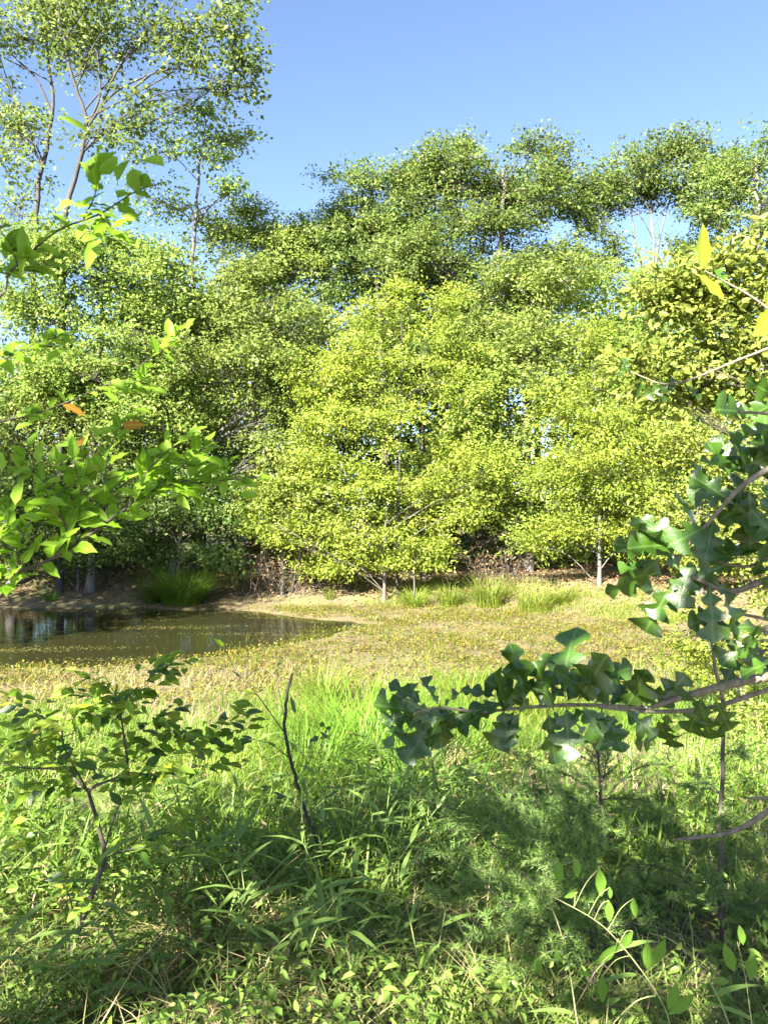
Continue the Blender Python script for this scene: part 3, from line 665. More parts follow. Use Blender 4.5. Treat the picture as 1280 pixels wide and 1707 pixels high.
# ------------------------------------------------------------------ leaf shapes for the near plants
def fine(prof, k=2):
    q = smooth_path([(t, w_, 0) for t, w_ in prof], k); return [(float(np.clip(a, 0, 1)), float(max(b, .002))) for a, b, _ in q]
def leaf_mesh(name, prof, droop=.15, fold=.25, wave=0., asym=0., sweep=0., seed=0, bend=0.):
    r = random.Random(seed); k = len(prof); v = []; uv = []
    for i, (t, wd) in enumerate(prof):
        zc = -droop * t * t
        for s in (-1, 0, 1):
            ww = wd * (1 + s * asym + (r.uniform(-.12, .12) if s else 0))
            z = zc + fold * ww * abs(s) + (wave * math.sin(t * 17 + s * 2 + seed) * ww if s else 0) + bend * s * ww
            v.append((t + (sweep * ww if s else 0), s * ww, z)); uv.append((s * wd, t))
    f = [[i * 3 + j, (i + 1) * 3 + j, (i + 1) * 3 + j + 1, i * 3 + j + 1] for i in range(k - 1) for j in (0, 1)]
    return np_mesh(name, np.array(v), np.array(f), smooth=True, uv=np.array(uv))
OAKP = fine([(0, .006), (.09, .011), (.16, .05), (.22, .17), (.28, .215), (.34, .17), (.385, .085), (.44, .08), (.49, .21), (.55, .325), (.62, .345), (.68, .25), (.715, .115), (.76, .095), (.81, .18), (.87, .215), (.93, .17), (.975, .08), (1.0, .008)])
OAKQ = fine([(0, .006), (.10, .011), (.18, .045), (.25, .14), (.31, .16), (.36, .085), (.41, .06), (.47, .15), (.53, .26), (.585, .27), (.635, .17), (.67, .09), (.72, .10), (.78, .24), (.84, .285), (.90, .22), (.95, .12), (1.0, .008)])
OAK = [leaf_mesh('oak_leaf', p, d, fo, .22, a, .10, s, b) for p, d, fo, a, s, b in
       ((OAKP, .10, .30, .0, 1, .0), (OAKP, .30, .15, .12, 2, .1), (OAKQ, .05, .40, -.08, 3, -.1), (OAKQ, .40, -.1, .1, 4, .15), (OAKP, -.12, .45, -.12, 5, -.2), (OAKQ, .22, .2, 0, 6, .2))]
ELMP = [(0, .012), (.05, .09), (.15, .17), (.30, .225), (.48, .225), (.66, .17), (.82, .09), (.93, .03), (1.0, .004)]
ELM = [leaf_mesh('elm_leaf', ELMP, d, fo, .2, a, 0, s) for d, fo, a, s in ((.12, .25, .06, 1), (.25, .1, -.06, 2), (.02, .35, .04, 3))]
SAPP = [(0, .012), (.06, .08), (.2, .18), (.4, .23), (.6, .2), (.8, .11), (.93, .04), (1, .004)]
SAP = [leaf_mesh('sapling_leaf', SAPP, d, fo, .15, a, 0, s) for d, fo, a, s in ((.1, .2, 0, 1), (.3, .12, .05, 2), (0, .3, 0, 3))]
GRP = [(0, .018), (.08, .05), (.25, .062), (.5, .055), (.75, .036), (.92, .014), (1, .001)]
GRS = [leaf_mesh('grass_leaf', GRP, d, fo, .1, 0, 0, s) for d, fo, s in ((.35, .3, 1), (.6, .2, 2), (.15, .3, 3), (.9, .2, 4))]
SPK = [(0, .01), (.1, .08), (.3, .17), (.5, .19), (.7, .16), (.88, .08), (1, .005)]

def put_leaf(mesh, mat, name, parent, base, pos, axis, normal, size, label=None):
    a = Vector(axis).normalized(); n = Vector(normal); b = n.cross(a)
    if b.length < 1e-4: b = Vector((1, 0, 0)).cross(a)
    b.normalize(); n = a.cross(b)
    m = Matrix(((a.x, b.x, n.x, 0), (a.y, b.y, n.y, 0), (a.z, b.z, n.z, 0), (0, 0, 0, 1)))
    o = link(name, mesh, mat, parent)
    o.matrix_basis = Matrix.Translation(Vector(tuple(np.asarray(pos) - base))) @ m @ Matrix.Scale(size, 4)
    return o

def nv(s=1.0): return rng.normal(size=3) * s

# ------------------------------------------------------------------ the near oak: trunk right of the frame, two boughs in view
def near_oak():
    b = np.array([2.35, 1.3, h1(2.35, 1.3) - .05])
    root = thing('oak_tree', 'near oak reaching in from the right with dark glossy lobed leaves', 'tree', b)
    tr = Tubes(); path = smooth_path([b, b + [.05, 0, 1.2], b + [-.05, .1, 2.6], b + [.1, .1, 4.5], b + [0, 0, 6.6]], 6)
    tr.add(path, np.linspace(.15, .05, len(path)), 10); link('trunk', tr.mesh('trunk', b), M['bark_grey'], root)
    def bough(pts, r0, r1):
        t = Tubes(); q = smooth_path(pts, 6); t.add(q, np.linspace(r0, r1, len(q)), 7); link('branch', t.mesh('branch', b), M['bark_twig'], root); return q
    def leaf(pos, axis, size, normal=None, kind=None):
        n = np.array([-.1, -.45, .85]) + nv(.35) if normal is None else np.asarray(normal, float)
        put_leaf(OAK[rng.integers(6) if kind is None else kind], M['oak'], 'leaf', root, b, pos, axis, n, size)
    def rosette(px, py, Yd, n, size, spread=1.0, dirs=None):
        c = W(px, py, Yd)
        a0 = rng.uniform(0, 6.28)
        for k in range(n):
            an = a0 + k * 2.4 if dirs is None else R(dirs[k % len(dirs)]) + rng.normal() * .15
            ax = np.array([math.cos(an), rng.normal() * .55, math.sin(an) * .85])
            leaf(c + nv(.012) + ax * .012, ax, size * rng.uniform(.75, 1.12), np.array([0, -.75, .6]) + nv(.45))
    Y1 = 1.62
    # lower bough
    bough([b + [0, 0, 1.15], W(1500, 1090, 1.55), W(1280, 1128, 1.58), W(1180, 1150, 1.6), W(1085, 1178, Y1)], .013, .006)
    bough([W(1400, 1120, 1.62), W(1280, 1150, 1.66), W(1180, 1180, 1.66), W(1085, 1186, Y1), W(1000, 1178, Y1)], .006, .004)
    q = bough([W(1085, 1180, Y1), W(960, 1175, 1.62), W(870, 1180, 1.6), W(800, 1186, 1.58), W(730, 1180, 1.56), W(690, 1188, 1.55)], .0045, .002)
    bough([W(1205, 1165, 1.6), W(1195, 1125, 1.6), W(1180, 1050, 1.62), W(1165, 1010, 1.65)], .003, .002)
    # leaves along the lower bough: (px, py, heading in the picture, length)
    for px, py, an, s in ((700, 1185, 165, .115), (700, 1190, 215, .11), (715, 1185, 250, .115), (690, 1190, 190, .09), (735, 1180, 270, .12), (735, 1178, 60, .075), (690, 1180, 95, .07), (705, 1178, 140, .10),
                          (720, 1190, 235, .13), (800, 1186, 185, .10), (835, 1180, 205, .11), (850, 1180, 120, .13), (860, 1182, 255, .115), (880, 1178, 95, .15), (900, 1178, 75, .16), (910, 1180, 280, .135), (925, 1178, 110, .14),
                          (930, 1178, 50, .15), (945, 1178, 265, .13), (960, 1176, 70, .16), (970, 1178, 300, .12), (985, 1176, 40, .14), (1000, 1178, 285, .11), (1010, 1176, 95, .13), (1030, 1178, 320, .10), (1050, 1178, 75, .13),
                          (1070, 1180, 110, .12), (1090, 1178, 50, .12), (1095, 1184, 290, .11), (870, 1184, 230, .12), (840, 1184, 275, .10), (1110, 1178, 260, .09), (1165, 1160, 285, .13), (1180, 1160, 255, .12), (1185, 1156, 300, .11),
                          (1160, 1165, 170, .1), (890, 1182, 150, .13), (990, 1172, 130, .13), (1020, 1172, 20, .11), (905, 1176, 125, .17), (950, 1174, 95, .17), (1200, 1150, 65, .09), (1240, 1145, 80, .1), (1260, 1140, 40, .1), (1085, 1175, 150, .11)):
        a = R(an); ax = np.array([math.cos(a), rng.normal() * .3, math.sin(a)])
        if rng.random() < .25: ax[1] = -rng.uniform(.3, .8)
        leaf(W(px, py, Y1 - (1100 - px) * .00013) + nv(.006), ax, s * .84, np.array([0, -.7, .6]) + nv(.5))
    for k in range(14):           # the thick of the spray, leaves overlapping and turned every way
        px = float(np.clip(rng.normal(915, 70), 770, 1080)); a = rng.uniform(.25, 2.9) if rng.random() < .62 else rng.uniform(3.5, 5.9)
        p = W(px, 1178, 1.6) + np.array([math.cos(a), 0, math.sin(a)]) * rng.uniform(0, .05) + nv(.008)
        leaf(p, np.array([math.cos(a), rng.uniform(-.9, .35), math.sin(a) * .8]), rng.uniform(.065, .095), np.array([0, -.55, .7]) + nv(.55))
    for k in range(7):
        px = rng.uniform(670, 760); a = rng.uniform(1.4, 5.2)
        leaf(W(px, 1183, 1.56) + nv(.006), np.array([math.cos(a), rng.uniform(-.8, .3), math.sin(a)]), rng.uniform(.06, .10), np.array([0, -.5, .7]) + nv(.6))
    for k in range(4):
        cx, cy = ((1130, 940), (1215, 850), (1250, 800))[k % 3]; a = rng.uniform(0, 6.28)
        leaf(W(cx + rng.normal() * 22, cy + rng.normal() * 22, 1.48) + nv(.015), np.array([math.cos(a), rng.uniform(-.9, .3), math.sin(a)]), rng.uniform(.08, .12), np.array([0, -.55, .7]) + nv(.55))
    for px in (1062, 1078):       # two small round leaves under the bough
        put_leaf(SAP[0], M['oak'], 'small_leaf', root, b, W(px, 1228, Y1), (rng.normal() * .2, 0, -1), (0, -1, .2), .035)
    # upper bough and its clusters
    Y2 = 1.5
    bough([b + [0, 0, 1.6], W(1450, 900, 1.5), W(1280, 965, 1.5), W(1215, 985, 1.5), W(1150, 960, Y2)], .010, .004)
    bough([W(1450, 900, 1.5), W(1330, 780, 1.45), W(1250, 800, 1.45), W(1190, 860, 1.45), W(1130, 930, Y2)], .008, .0025)
    bough([W(1330, 780, 1.45), W(1300, 700, 1.42), W(1230, 686, 1.4)], .004, .0025)
    bough([W(1400, 940, 1.5), W(1300, 925, 1.5), W(1240, 945, 1.5), W(1180, 930, 1.5)], .004, .002)
    bough([b + [0, 0, 1.4], W(1400, 1060, 1.55), W(1290, 1035, 1.55), W(1215, 1020, 1.55)], .007, .0025)
    for px, py, an, s in ((1130, 930, 180, .125), (1120, 940, 230, .13), (1140, 930, 120, .12), (1110, 950, 200, .12), (1150, 940, 270, .12), (1140, 945, 250, .14), (1165, 930, 60, .11), (1170, 950, 290, .13), (1120, 920, 150, .13),
                          (1155, 925, 90, .13), (1100, 935, 170, .1), (1180, 935, 20, .12), (1150, 965, 215, .12), (1130, 970, 245, .12), (1170, 970, 265, .13), (1200, 860, 200, .13), (1200, 850, 140, .12), (1215, 840, 90, .14), (1190, 870, 250, .12),
                          (1230, 830, 110, .15), (1240, 820, 60, .13), (1220, 830, 180, .12), (1205, 870, 300, .12), (1250, 800, 75, .14), (1260, 810, 100, .14), (1270, 790, 130, .13), (1240, 800, 160, .12), (1260, 820, 270, .13), (1235, 860, 280, .12),
                          (1270, 850, 250, .13), (1285, 800, 215, .12), (1290, 760, 110, .13), (1240, 690, 178, .11), (1270, 700, 200, .11), (1280, 690, 160, .1), (1220, 1015, 200, .1), (1225, 1020, 160, .09), (1240, 1020, 240, .09), (1210, 1015, 290, .08),
                          (1265, 1025, 30, .1), (1270, 1030, 310, .1), (1285, 1050, 180, .11), (1290, 1030, 140, .11), (1300, 1040, 220, .12), (1290, 1070, 200, .1), (1230, 960, 200, .1), (1250, 955, 30, .11), (1260, 965, 330, .1), (1255, 900, 90, .12), (1290, 900, 150, .12), (1190, 905, 70, .1), (1280, 870, 80, .13)):
        a = R(an); ax = np.array([math.cos(a), rng.normal() * .3, math.sin(a)])
        leaf(W(px, py, 1.48) + nv(.02), ax, s * .85, np.array([0, -.7, .6]) + nv(.5))
    # upper crown overhead, out of the frame
    pl = [(b + np.array([dx, dy, dz]), np.array([1.1, 1.1, .8])) for dx, dy, dz in ((.6, -.4, 4.0), (-.3, -1.2, 4.6), (1.2, .6, 5.0), (.3, .2, 6.0), (-.6, -.6, 5.6), (1.4, -1, 4.4), (.2, -.8, 6.6))]
    P, A, C, LB = crown_points(pl, 2.0, .4, 24, .5)
    nn = np.array([0, 0, 1.]) + rng.normal(size=P.shape) * .6
    v, f = leaves_np(P, A, nn, .13, .08, six=True)
    tag(link('crown', np_mesh('crown', v - b, f), M['mid'], root), kind='stuff')
    br = Tubes()
    for c, r in pl:
        s = path[rng.integers(14, 22)]; qq = smooth_path([s, (s + c) / 2 + [0, 0, .2], c], 5); br.add(qq, np.linspace(.03, .012, len(qq)), 6)
    link('limbs', br.mesh('limbs', b), M['bark_grey'], root)
near_oak()

# a leaf twig of the young oak catching full sun
def lit_twig():
    b = np.array([1.75, 2.0, h1(1.75, 2.0) - .03])
    root = thing('oak_sapling', 'young oak stem at the right edge with a few glowing yellow leaves', 'sapling', b)
    t = Tubes()
    for pts, r in (([b, b + [-.05, .1, 1.2], W(1400, 640, 2.1), W(1330, 560, 2.1), W(1260, 500, 2.1), W(1175, 452, 2.1)], .009), ([W(1330, 560, 2.1), W(1230, 600, 2.1), W(1120, 640, 2.1), W(1050, 620, 2.1)], .004), ([W(1330, 560, 2.1), W(1300, 620, 2.0), W(1290, 690, 2.0)], .003)):
        q = smooth_path(pts, 6); t.add(q, np.linspace(r, .0018, len(q)), 6)
    link('stem', t.mesh('stem', b), M['bark_twig'], root)
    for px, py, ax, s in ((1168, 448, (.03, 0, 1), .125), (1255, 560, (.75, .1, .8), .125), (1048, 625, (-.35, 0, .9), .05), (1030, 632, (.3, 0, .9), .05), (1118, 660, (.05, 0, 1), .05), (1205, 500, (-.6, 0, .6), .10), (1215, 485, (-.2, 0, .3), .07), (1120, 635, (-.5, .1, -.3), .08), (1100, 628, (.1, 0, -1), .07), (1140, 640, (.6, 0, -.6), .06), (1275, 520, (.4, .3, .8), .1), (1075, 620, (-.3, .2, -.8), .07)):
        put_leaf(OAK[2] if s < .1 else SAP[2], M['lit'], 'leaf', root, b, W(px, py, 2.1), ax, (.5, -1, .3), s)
M['lit'] = leaf_mat('sunlit_oak_leaf', (.18, .26, .015), (.26, .33, .03), trans=.55, rough=.4, veins=True)  # sun glow of the leaves put into a brighter yellow-green base colour
lit_twig()

# ------------------------------------------------------------------ the elm at the left: stem left of the frame
def near_elm():
    b = np.array([-1.75, 1.75, h1(-1.75, 1.75) - .04])
    root = thing('elm_sapling', 'slender elm reaching in from the left edge with toothed green leaves', 'sapling', b)
    t = Tubes(); path = smooth_path([b, b + [.05, 0, .8], b + [0, .1, 1.6], b + [.15, .1, 2.6], b + [.3, 0, 3.4]], 6)
    t.add(path, np.linspace(.028, .008, len(path)), 8); link('trunk', t.mesh('trunk', b), M['bark_dark'], root)
    cnt = [0]
    def twig(pts, r0, nleaf, size, side=True, start=.1, thick=True, nrm=(0, -.55, .85), ang=.85):
        nleaf = int(nleaf * 1.6); size *= 1.08
        q = smooth_path(pts, 6); tt = Tubes(); tt.add(q, np.linspace(r0, r0 * .3, len(q)), 6); link('branch', tt.mesh('branch', b), M['bark_dark'], root)
        for k in range(nleaf):
            u = start + (1 - start) * (k + .6) / nleaf; i = min(int(u * (len(q) - 1)), len(q) - 2)
            p = q[i] + (q[i + 1] - q[i]) * (u * (len(q) - 1) - i)
            d = unit(q[i + 1] - q[i]); n = np.array(nrm) + nv(.3); s = unit(np.cross(n, d)) * (1 if k % 2 else -1)
            ax = d * (1 - ang * .5) + s * ang + nv(.22)
            if k == nleaf - 1: ax = d + nv(.1)
            put_leaf(ELM[rng.integers(3)], M['elm'], 'leaf', root, b, p, ax, n, size * rng.uniform(.5, 1.2) * (1 - .25 * u)); cnt[0] += 1
        for k in range(int(nleaf * .8)):
            i = rng.integers(int(len(q) * start * .8), len(q) - 1); XP.append(q[i] + nv(.022)); XA.append(unit(q[i + 1] - q[i]) * .6 + nv(.6)); XN.append(np.array(nrm) + nv(.4))
        return q
    XP = []; XA = []; XN = []
    Ya = 1.75
    # the long arching bough across the bank
    q = twig([b + [0, .05, 1.05], W(-60, 990, Ya), W(0, 965, Ya), W(100, 925, 1.78), W(200, 855, 1.8), W(270, 812, 1.82), (W(330, 805, 1.84)), W(435, 795, 1.86)], .0055, 22, .07, start=.38)
    for k, (pts, n, s) in enumerate((
            ([W(215, 845, 1.8), W(250, 780, 1.82), W(300, 735, 1.85)], 9, .062), ([W(180, 870, 1.8), W(175, 800, 1.8), W(190, 730, 1.82), W(215, 700, 1.85)], 11, .062),
            ([W(120, 912, 1.78), W(100, 850, 1.78), W(70, 800, 1.8), W(40, 770, 1.82)], 11, .06), ([W(60, 940, 1.76), W(30, 880, 1.76), W(-10, 840, 1.78)], 8, .06),
            ([W(150, 890, 1.8), W(130, 800, 1.82), W(120, 745, 1.84)], 9, .058), ([W(240, 830, 1.8), W(300, 780, 1.84), W(345, 740, 1.88)], 8, .06), ([W(90, 930, 1.76), W(150, 850, 1.8), W(230, 790, 1.84), W(270, 750, 1.86)], 11, .06),
            ([W(20, 955, 1.76), W(50, 870, 1.78), W(90, 830, 1.8), W(150, 790, 1.82)], 11, .058), ([W(-30, 980, 1.75), W(0, 900, 1.78), W(20, 830, 1.8), W(50, 740, 1.82)], 11, .058),
            ([W(280, 812, 1.82), W(340, 790, 1.86), W(385, 770, 1.9)], 7, .062), ([W(-40, 985, 1.75), W(10, 970, 1.74), W(40, 935, 1.72)], 5, .05))):
        twig(pts, .0022, n, s)
    # upper bough, nearer and darker against the trees
    Yb = 1.25
    twig([b + [.1, .0, 2.05], W(-80, 520, 1.3), W(20, 450, Yb), W(75, 400, Yb), W(110, 378, Yb), W(170, 355, 1.22), W(225, 320, 1.2), W(270, 305, 1.2)], .003, 11, .05, start=.3)
    twig([W(140, 365, 1.22), W(160, 320, 1.2), W(160, 270, 1.18)], .0015, 5, .055)
    twig([W(30, 445, Yb), W(20, 410, Yb), W(-10, 370, Yb)], .0015, 5, .05)
    twig([W(10, 455, Yb), W(40, 450, 1.28), W(90, 430, 1.3)], .0015, 5, .05)
    twig([W(165, 356, 1.22), W(180, 375, 1.2), W(200, 390, 1.18)], .0015, 4, .05)
    # soft shaded sprays between the two boughs
    twig([b + [.05, 0, 1.75], W(-60, 620, 1.5), W(20, 590, 1.5), W(100, 560, 1.52)], .003, 10, .055, start=.3)
    twig([b + [.05, .05, 1.6], W(-60, 720, 1.8), W(60, 690, 1.85), W(180, 640, 1.95), W(260, 590, 2.0), W(310, 545, 2.05)], .003, 16, .06, start=.35)
    twig([W(180, 640, 1.95), W(220, 640, 1.95), W(260, 650, 1.95)], .0015, 6, .05)
    xs = .035 + .03 * rng.random(len(XP))
    v, f = leaves_np(np.array(XP), np.array(XA), np.array(XN), xs, xs * .45, six=True)
    tag(link('small_leaves', np_mesh('small_leaves', v - b, f), M['elm'], root), kind='stuff')
near_elm()

# ------------------------------------------------------------------ leafy sapling at the lower left
def leafy_sapling():
    Yd = 2.7
    b = W(108, 1680, Yd); b[2] = h1(b[0], b[1]) - .03
    root = thing('leafy_sapling', 'forked dark-stemmed sapling with a flat spread of small leaves at lower left', 'sapling', b)
    t = Tubes(); q = smooth_path([b, W(128, 1560, Yd), W(172, 1440, Yd), W(168, 1390, Yd), W(148, 1320, Yd)], 6); t.add(q, np.linspace(.012, .006, len(q)), 8)
    link('trunk', t.mesh('trunk', b), M['bark_dark'], root)
    cnt = [0]; XP = []; XA = []; XN = []
    def twig(pts, r0, n, size, start=.15):
        n = int(n * 1.5); size *= 1.1
        q = smooth_path(pts, 5); tt = Tubes(); tt.add(q, np.linspace(r0, r0 * .3, len(q)), 5); link('branch', tt.mesh('branch', b), M['bark_dark'], root)
        for k in range(n):
            u = start + (1 - start) * (k + .5) / n; i = min(int(u * (len(q) - 1)), len(q) - 2)
            d = unit(q[i + 1] - q[i]); nr = np.array([0, -.3, 1.]) + nv(.4); s = unit(np.cross(nr, d)) * (1 if k % 2 else -1)
            ax = (d * .5 + s * .9 + nv(.3)) * np.array([1, 1, .5])
            put_leaf(SAP[rng.integers(3)], M['sap'], 'leaf', root, b, q[i] + nv(.008), ax, nr, size * rng.uniform(.65, 1.15)); cnt[0] += 1
        for k in range(13):
            i = rng.integers(len(q) // 4, len(q) - 1); XP.append(q[i] + nv(.035) * [1, 1, .4]); XA.append((unit(q[i + 1] - q[i]) * .5 + nv(.7)) * [1, 1, .5]); XN.append(np.array([0, -.3, 1.]) + nv(.4))
    J = W(148, 1320, Yd); K = W(172, 1425, Yd)
    main = [([J, W(105, 1285, 2.75), W(40, 1280, 2.8), W(-30, 1265, 2.85)], .005), ([J, W(160, 1310, 2.6), W(210, 1285, 2.55), W(207, 1230, 2.55), W(203, 1175, 2.55), W(230, 1145, 2.55)], .006),
            ([J, W(110, 1250, 2.6), W(105, 1210, 2.5), W(120, 1170, 2.45)], .004), ([K, W(200, 1340, 2.7), W(250, 1300, 2.75), W(320, 1280, 2.8), W(400, 1270, 2.85)], .004),
            ([K, W(185, 1380, 2.6), W(205, 1330, 2.5), W(212, 1290, 2.45)], .003), ([W(172, 1440, Yd), W(200, 1420, 2.75), W(300, 1405, 2.8), W(390, 1415, 2.85)], .003), ([W(130, 1560, Yd), W(110, 1480, 2.75), W(60, 1430, 2.8), W(0, 1400, 2.85)], .003),
            ([W(135, 1540, Yd), W(128, 1480, 2.6), W(105, 1450, 2.6)], .002)]
    for p, r in main: twig(p, r, 5, .06, .45)
    fine = [([W(207, 1220, 2.55), W(160, 1165, 2.55), W(110, 1150, 2.55)], 9), ([W(203, 1180, 2.55), W(245, 1140, 2.6), W(300, 1108, 2.65)], 9), ([W(205, 1230, 2.55), W(260, 1200, 2.6), W(310, 1175, 2.65)], 9), ([W(210, 1275, 2.5), W(270, 1240, 2.6), W(330, 1215, 2.7)], 9),
            ([W(120, 1290, 2.7), W(70, 1240, 2.6), W(20, 1200, 2.55)], 10), ([W(105, 1230, 2.55), W(60, 1190, 2.55), W(0, 1160, 2.55)], 9), ([W(40, 1280, 2.8), W(0, 1240, 2.75), W(-30, 1210, 2.7)], 6), ([W(150, 1315, 2.7), W(90, 1310, 2.55), W(30, 1320, 2.5)], 9),
            ([W(110, 1200, 2.5), W(160, 1190, 2.5), W(200, 1205, 2.5)], 7), ([W(320, 1280, 2.8), W(350, 1230, 2.85), W(385, 1195, 2.9)], 8), ([W(360, 1275, 2.85), W(400, 1225, 2.9), W(420, 1160, 2.95)], 8), ([W(200, 1300, 2.55), W(240, 1290, 2.5), W(290, 1300, 2.45)], 8), ([W(250, 1405, 2.78), W(290, 1375, 2.7), W(330, 1365, 2.65)], 7),
            ([W(140, 1310, 2.7), W(180, 1260, 2.8), W(240, 1240, 2.9)], 8), ([W(60, 1430, 2.8), W(30, 1380, 2.75), W(10, 1340, 2.7)], 6), ([W(205, 1180, 2.55), W(180, 1140, 2.5), W(140, 1130, 2.45)], 7), ([W(240, 1140, 2.6), W(260, 1120, 2.6), W(290, 1100, 2.6)], 5), ([W(70, 1240, 2.6), W(110, 1260, 2.5), W(150, 1270, 2.5)], 7),
            ([W(100, 1200, 2.5), W(60, 1225, 2.45), W(20, 1245, 2.4)], 7), ([W(260, 1200, 2.6), W(300, 1235, 2.6), W(340, 1260, 2.6)], 7), ([W(160, 1165, 2.55), W(190, 1160, 2.65), W(230, 1180, 2.7)], 6)]
    for p, n in fine: twig(p, .0018, n, .062)
    xs = .04 + .03 * rng.random(len(XP))
    v, f = leaves_np(np.array(XP), np.array(XA), np.array(XN), xs, xs * .42, six=True)
    tag(link('small_leaves', np_mesh('small_leaves', v - b, f), M['sap'], root), kind='stuff')
leafy_sapling()

# ------------------------------------------------------------------ nearly bare sapling in the middle
def bare_sapling():
    Yd = 3.3
    b = W(535, 1520, Yd); b[2] = h1(b[0], b[1]) - .03
    root = thing('bare_sapling', 'nearly bare dark sapling with broken tip in the middle foreground', 'sapling', b)
    t = Tubes(); q = smooth_path([b, W(533, 1430, Yd), W(508, 1350, Yd), W(484, 1265, Yd), W(475, 1205, Yd), W(480, 1150, Yd), W(488, 1122, Yd)], 6)
    q[1:-1] += rng.normal(size=(len(q) - 2, 3)) * .002
    t.add(q, np.linspace(.0085, .006, len(q)), 8); link('trunk', t.mesh('trunk', b), M['bark_black'], root)
    def br(pts, r): tt = Tubes(); q = smooth_path(pts, 5); tt.add(q, np.linspace(r, .001, len(q)), 5); link('branch', tt.mesh('branch', b), M['bark_dark'], root)
    br([W(535, 1430, Yd), W(545, 1400, Yd), W(562, 1365, 3.25)], .004)
    br([W(534, 1480, Yd), W(570, 1445, 3.2), W(600, 1400, 3.15)], .004)
    br([W(477, 1225, Yd), W(430, 1160, 3.3), W(395, 1120, 3.3), W(372, 1075, 3.3)], .003)
    br([W(476, 1205, Yd), W(465, 1150, 3.35), W(460, 1105, 3.4)], .0018)
    br([W(486, 1130, Yd), W(495, 1110, 3.3), W(498, 1092, 3.3)], .0018)
    br([W(484, 1265, Yd), W(450, 1240, 3.2), W(410, 1230, 3.1)], .002)
    br([W(515, 1370, Yd), W(480, 1330, 3.25), W(440, 1320, 3.2)], .002)
    br([W(533, 1450, Yd), W(500, 1400, 3.2), W(470, 1385, 3.15)], .002)
    br([W(495, 1300, Yd), W(520, 1260, 3.3), W(535, 1215, 3.35)], .002)
    for px, py in ((440, 1320), (460, 1325), (480, 1332), (470, 1385), (485, 1392), (535, 1215), (528, 1235), (515, 1262), (545, 1400), (562, 1365), (600, 1400), (450, 1312), (500, 1395), (575, 1440)):
        for k in range(3): put_leaf(SAP[rng.integers(3)], M['sap'], 'leaf', root, b, W(px + rng.normal() * 5, py + rng.normal() * 5, 3.25), nv(1) * [1, 1, .5], np.array([0, -.3, 1]) + nv(.4), .05)
    br([W(520, 1385, Yd), W(545, 1330, 3.35), W(590, 1300, 3.4)], .002)
    for px, py, ax, s in ((373, 1078, (-.5, 0, .6), .055), (465, 1130, (-.4, .3, .9), .04), (462, 1112, (.5, .2, .7), .035), (430, 1160, (-.8, -.2, .3), .06), (420, 1152, (-.9, .2, -.1), .055), (400, 1130, (-.6, .1, .6), .05), (410, 1170, (-.7, -.3, -.5), .05), (460, 1245, (-.6, .2, .5), .05), (420, 1232, (-.9, .2, .3), .05), (410, 1230, (-.7, .5, -.5), .05),
                          (550, 1330, (.6, .3, .6), .05), (585, 1302, (.8, 0, .3), .05), (590, 1300, (.5, .5, .9), .045), (562, 1368, (.3, 0, 1), .045), (598, 1402, (.7, 0, .7), .05), (580, 1430, (.8, 0, -.2), .05)):
        put_leaf(SAP[rng.integers(3)], M['sap'], 'leaf', root, b, W(px, py, Yd), ax, np.array([0, -.2, 1]) + nv(.3), s)
bare_sapling()

# ------------------------------------------------------------------ cedar saplings, lower right
def cedar(label, base, top_path, r0, sprays, dens=1.0, needle=.02, ntw=8.5):
    b = np.asarray(base, float)
    root = thing('cedar_sapling', label, 'sapling', b, 'cedar saplings at the lower right')
    t = Tubes(); q = smooth_path([b] + list(top_path), 6); q[1:-1] += rng.normal(size=(len(q) - 2, 3)) * r0 * .3
    t.add(q, np.linspace(r0, r0 * .45, len(q)), 8); link('trunk', t.mesh('trunk', b), M['bark_dark'], root)
    tt = Tubes(); P = []; A = []
    for (s, e) in sprays:
        s = np.asarray(s); e = np.asarray(e); ln = np.linalg.norm(e - s)
        m = (s + e) / 2 + np.array([0, 0, .12 * ln]) + nv(.03 * ln); qq = smooth_path([s, m, e], 6); tt.add(qq, np.linspace(r0 * .3, .001, len(qq)), 4)
        for k in range(int(ntw * ln / .25 * dens) + 4):
            u = rng.uniform(.12, 1); i = min(int(u * (len(qq) - 1)), len(qq) - 2); p0 = qq[i] + (qq[i + 1] - qq[i]) * rng.random()
            d = unit(unit(e - s) * .8 + nv(.55) + np.array([0, 0, .12])); l2 = rng.uniform(.05, .14)
            tt.add([p0, p0 + d * l2 * .5, p0 + d * l2 - [0, 0, .01]], [.0012, .0009, .0005], 3)
            kk = 60
            uu = rng.random(kk); pp = p0 + d * (uu * l2)[:, None]
            aa = d * .7 + rng.normal(size=(kk, 3)) * .55
            P.append(pp); A.append(aa)
    link('branches', tt.mesh('branches', b), M['bark_dark'], root)
    P = np.concatenate(P); A = np.concatenate(A)
    v, f = leaves_np(P, A, rng.normal(size=P.shape), needle * (.6 + .8 * rng.random(len(P))), .0023)
    tag(link('needles', np_mesh('needles', v - b, f), M['cedar'], root), kind='stuff')
    return q
Yc = 2.75
bc = W(1196, 1625, Yc); bc[2] = h1(bc[0], bc[1]) - .02
sp = []
for k in range(14):
    py = rng.uniform(1190, 1590); px = 1200; s = W(px, py, Yc); a = rng.uniform(0, 6.28); ln = rng.uniform(.12, .30) * (.55 + .6 * (py - 1150) / 450)
    sp.append((s, s + np.array([math.cos(a) * ln, math.sin(a) * ln * .8, ln * rng.uniform(-.1, .5)])))
cedar('upright cedar sapling with thin dark stem at the right edge', bc, [W(1202, 1500, Yc), W(1200, 1350, Yc), W(1206, 1200, Yc), W(1190, 1100, Yc), W(1172, 1035, Yc)], .0105, sp, 1.0)
bc = np.array([.72, 2.55, h1(.72, 2.55) - .02])
sp = []
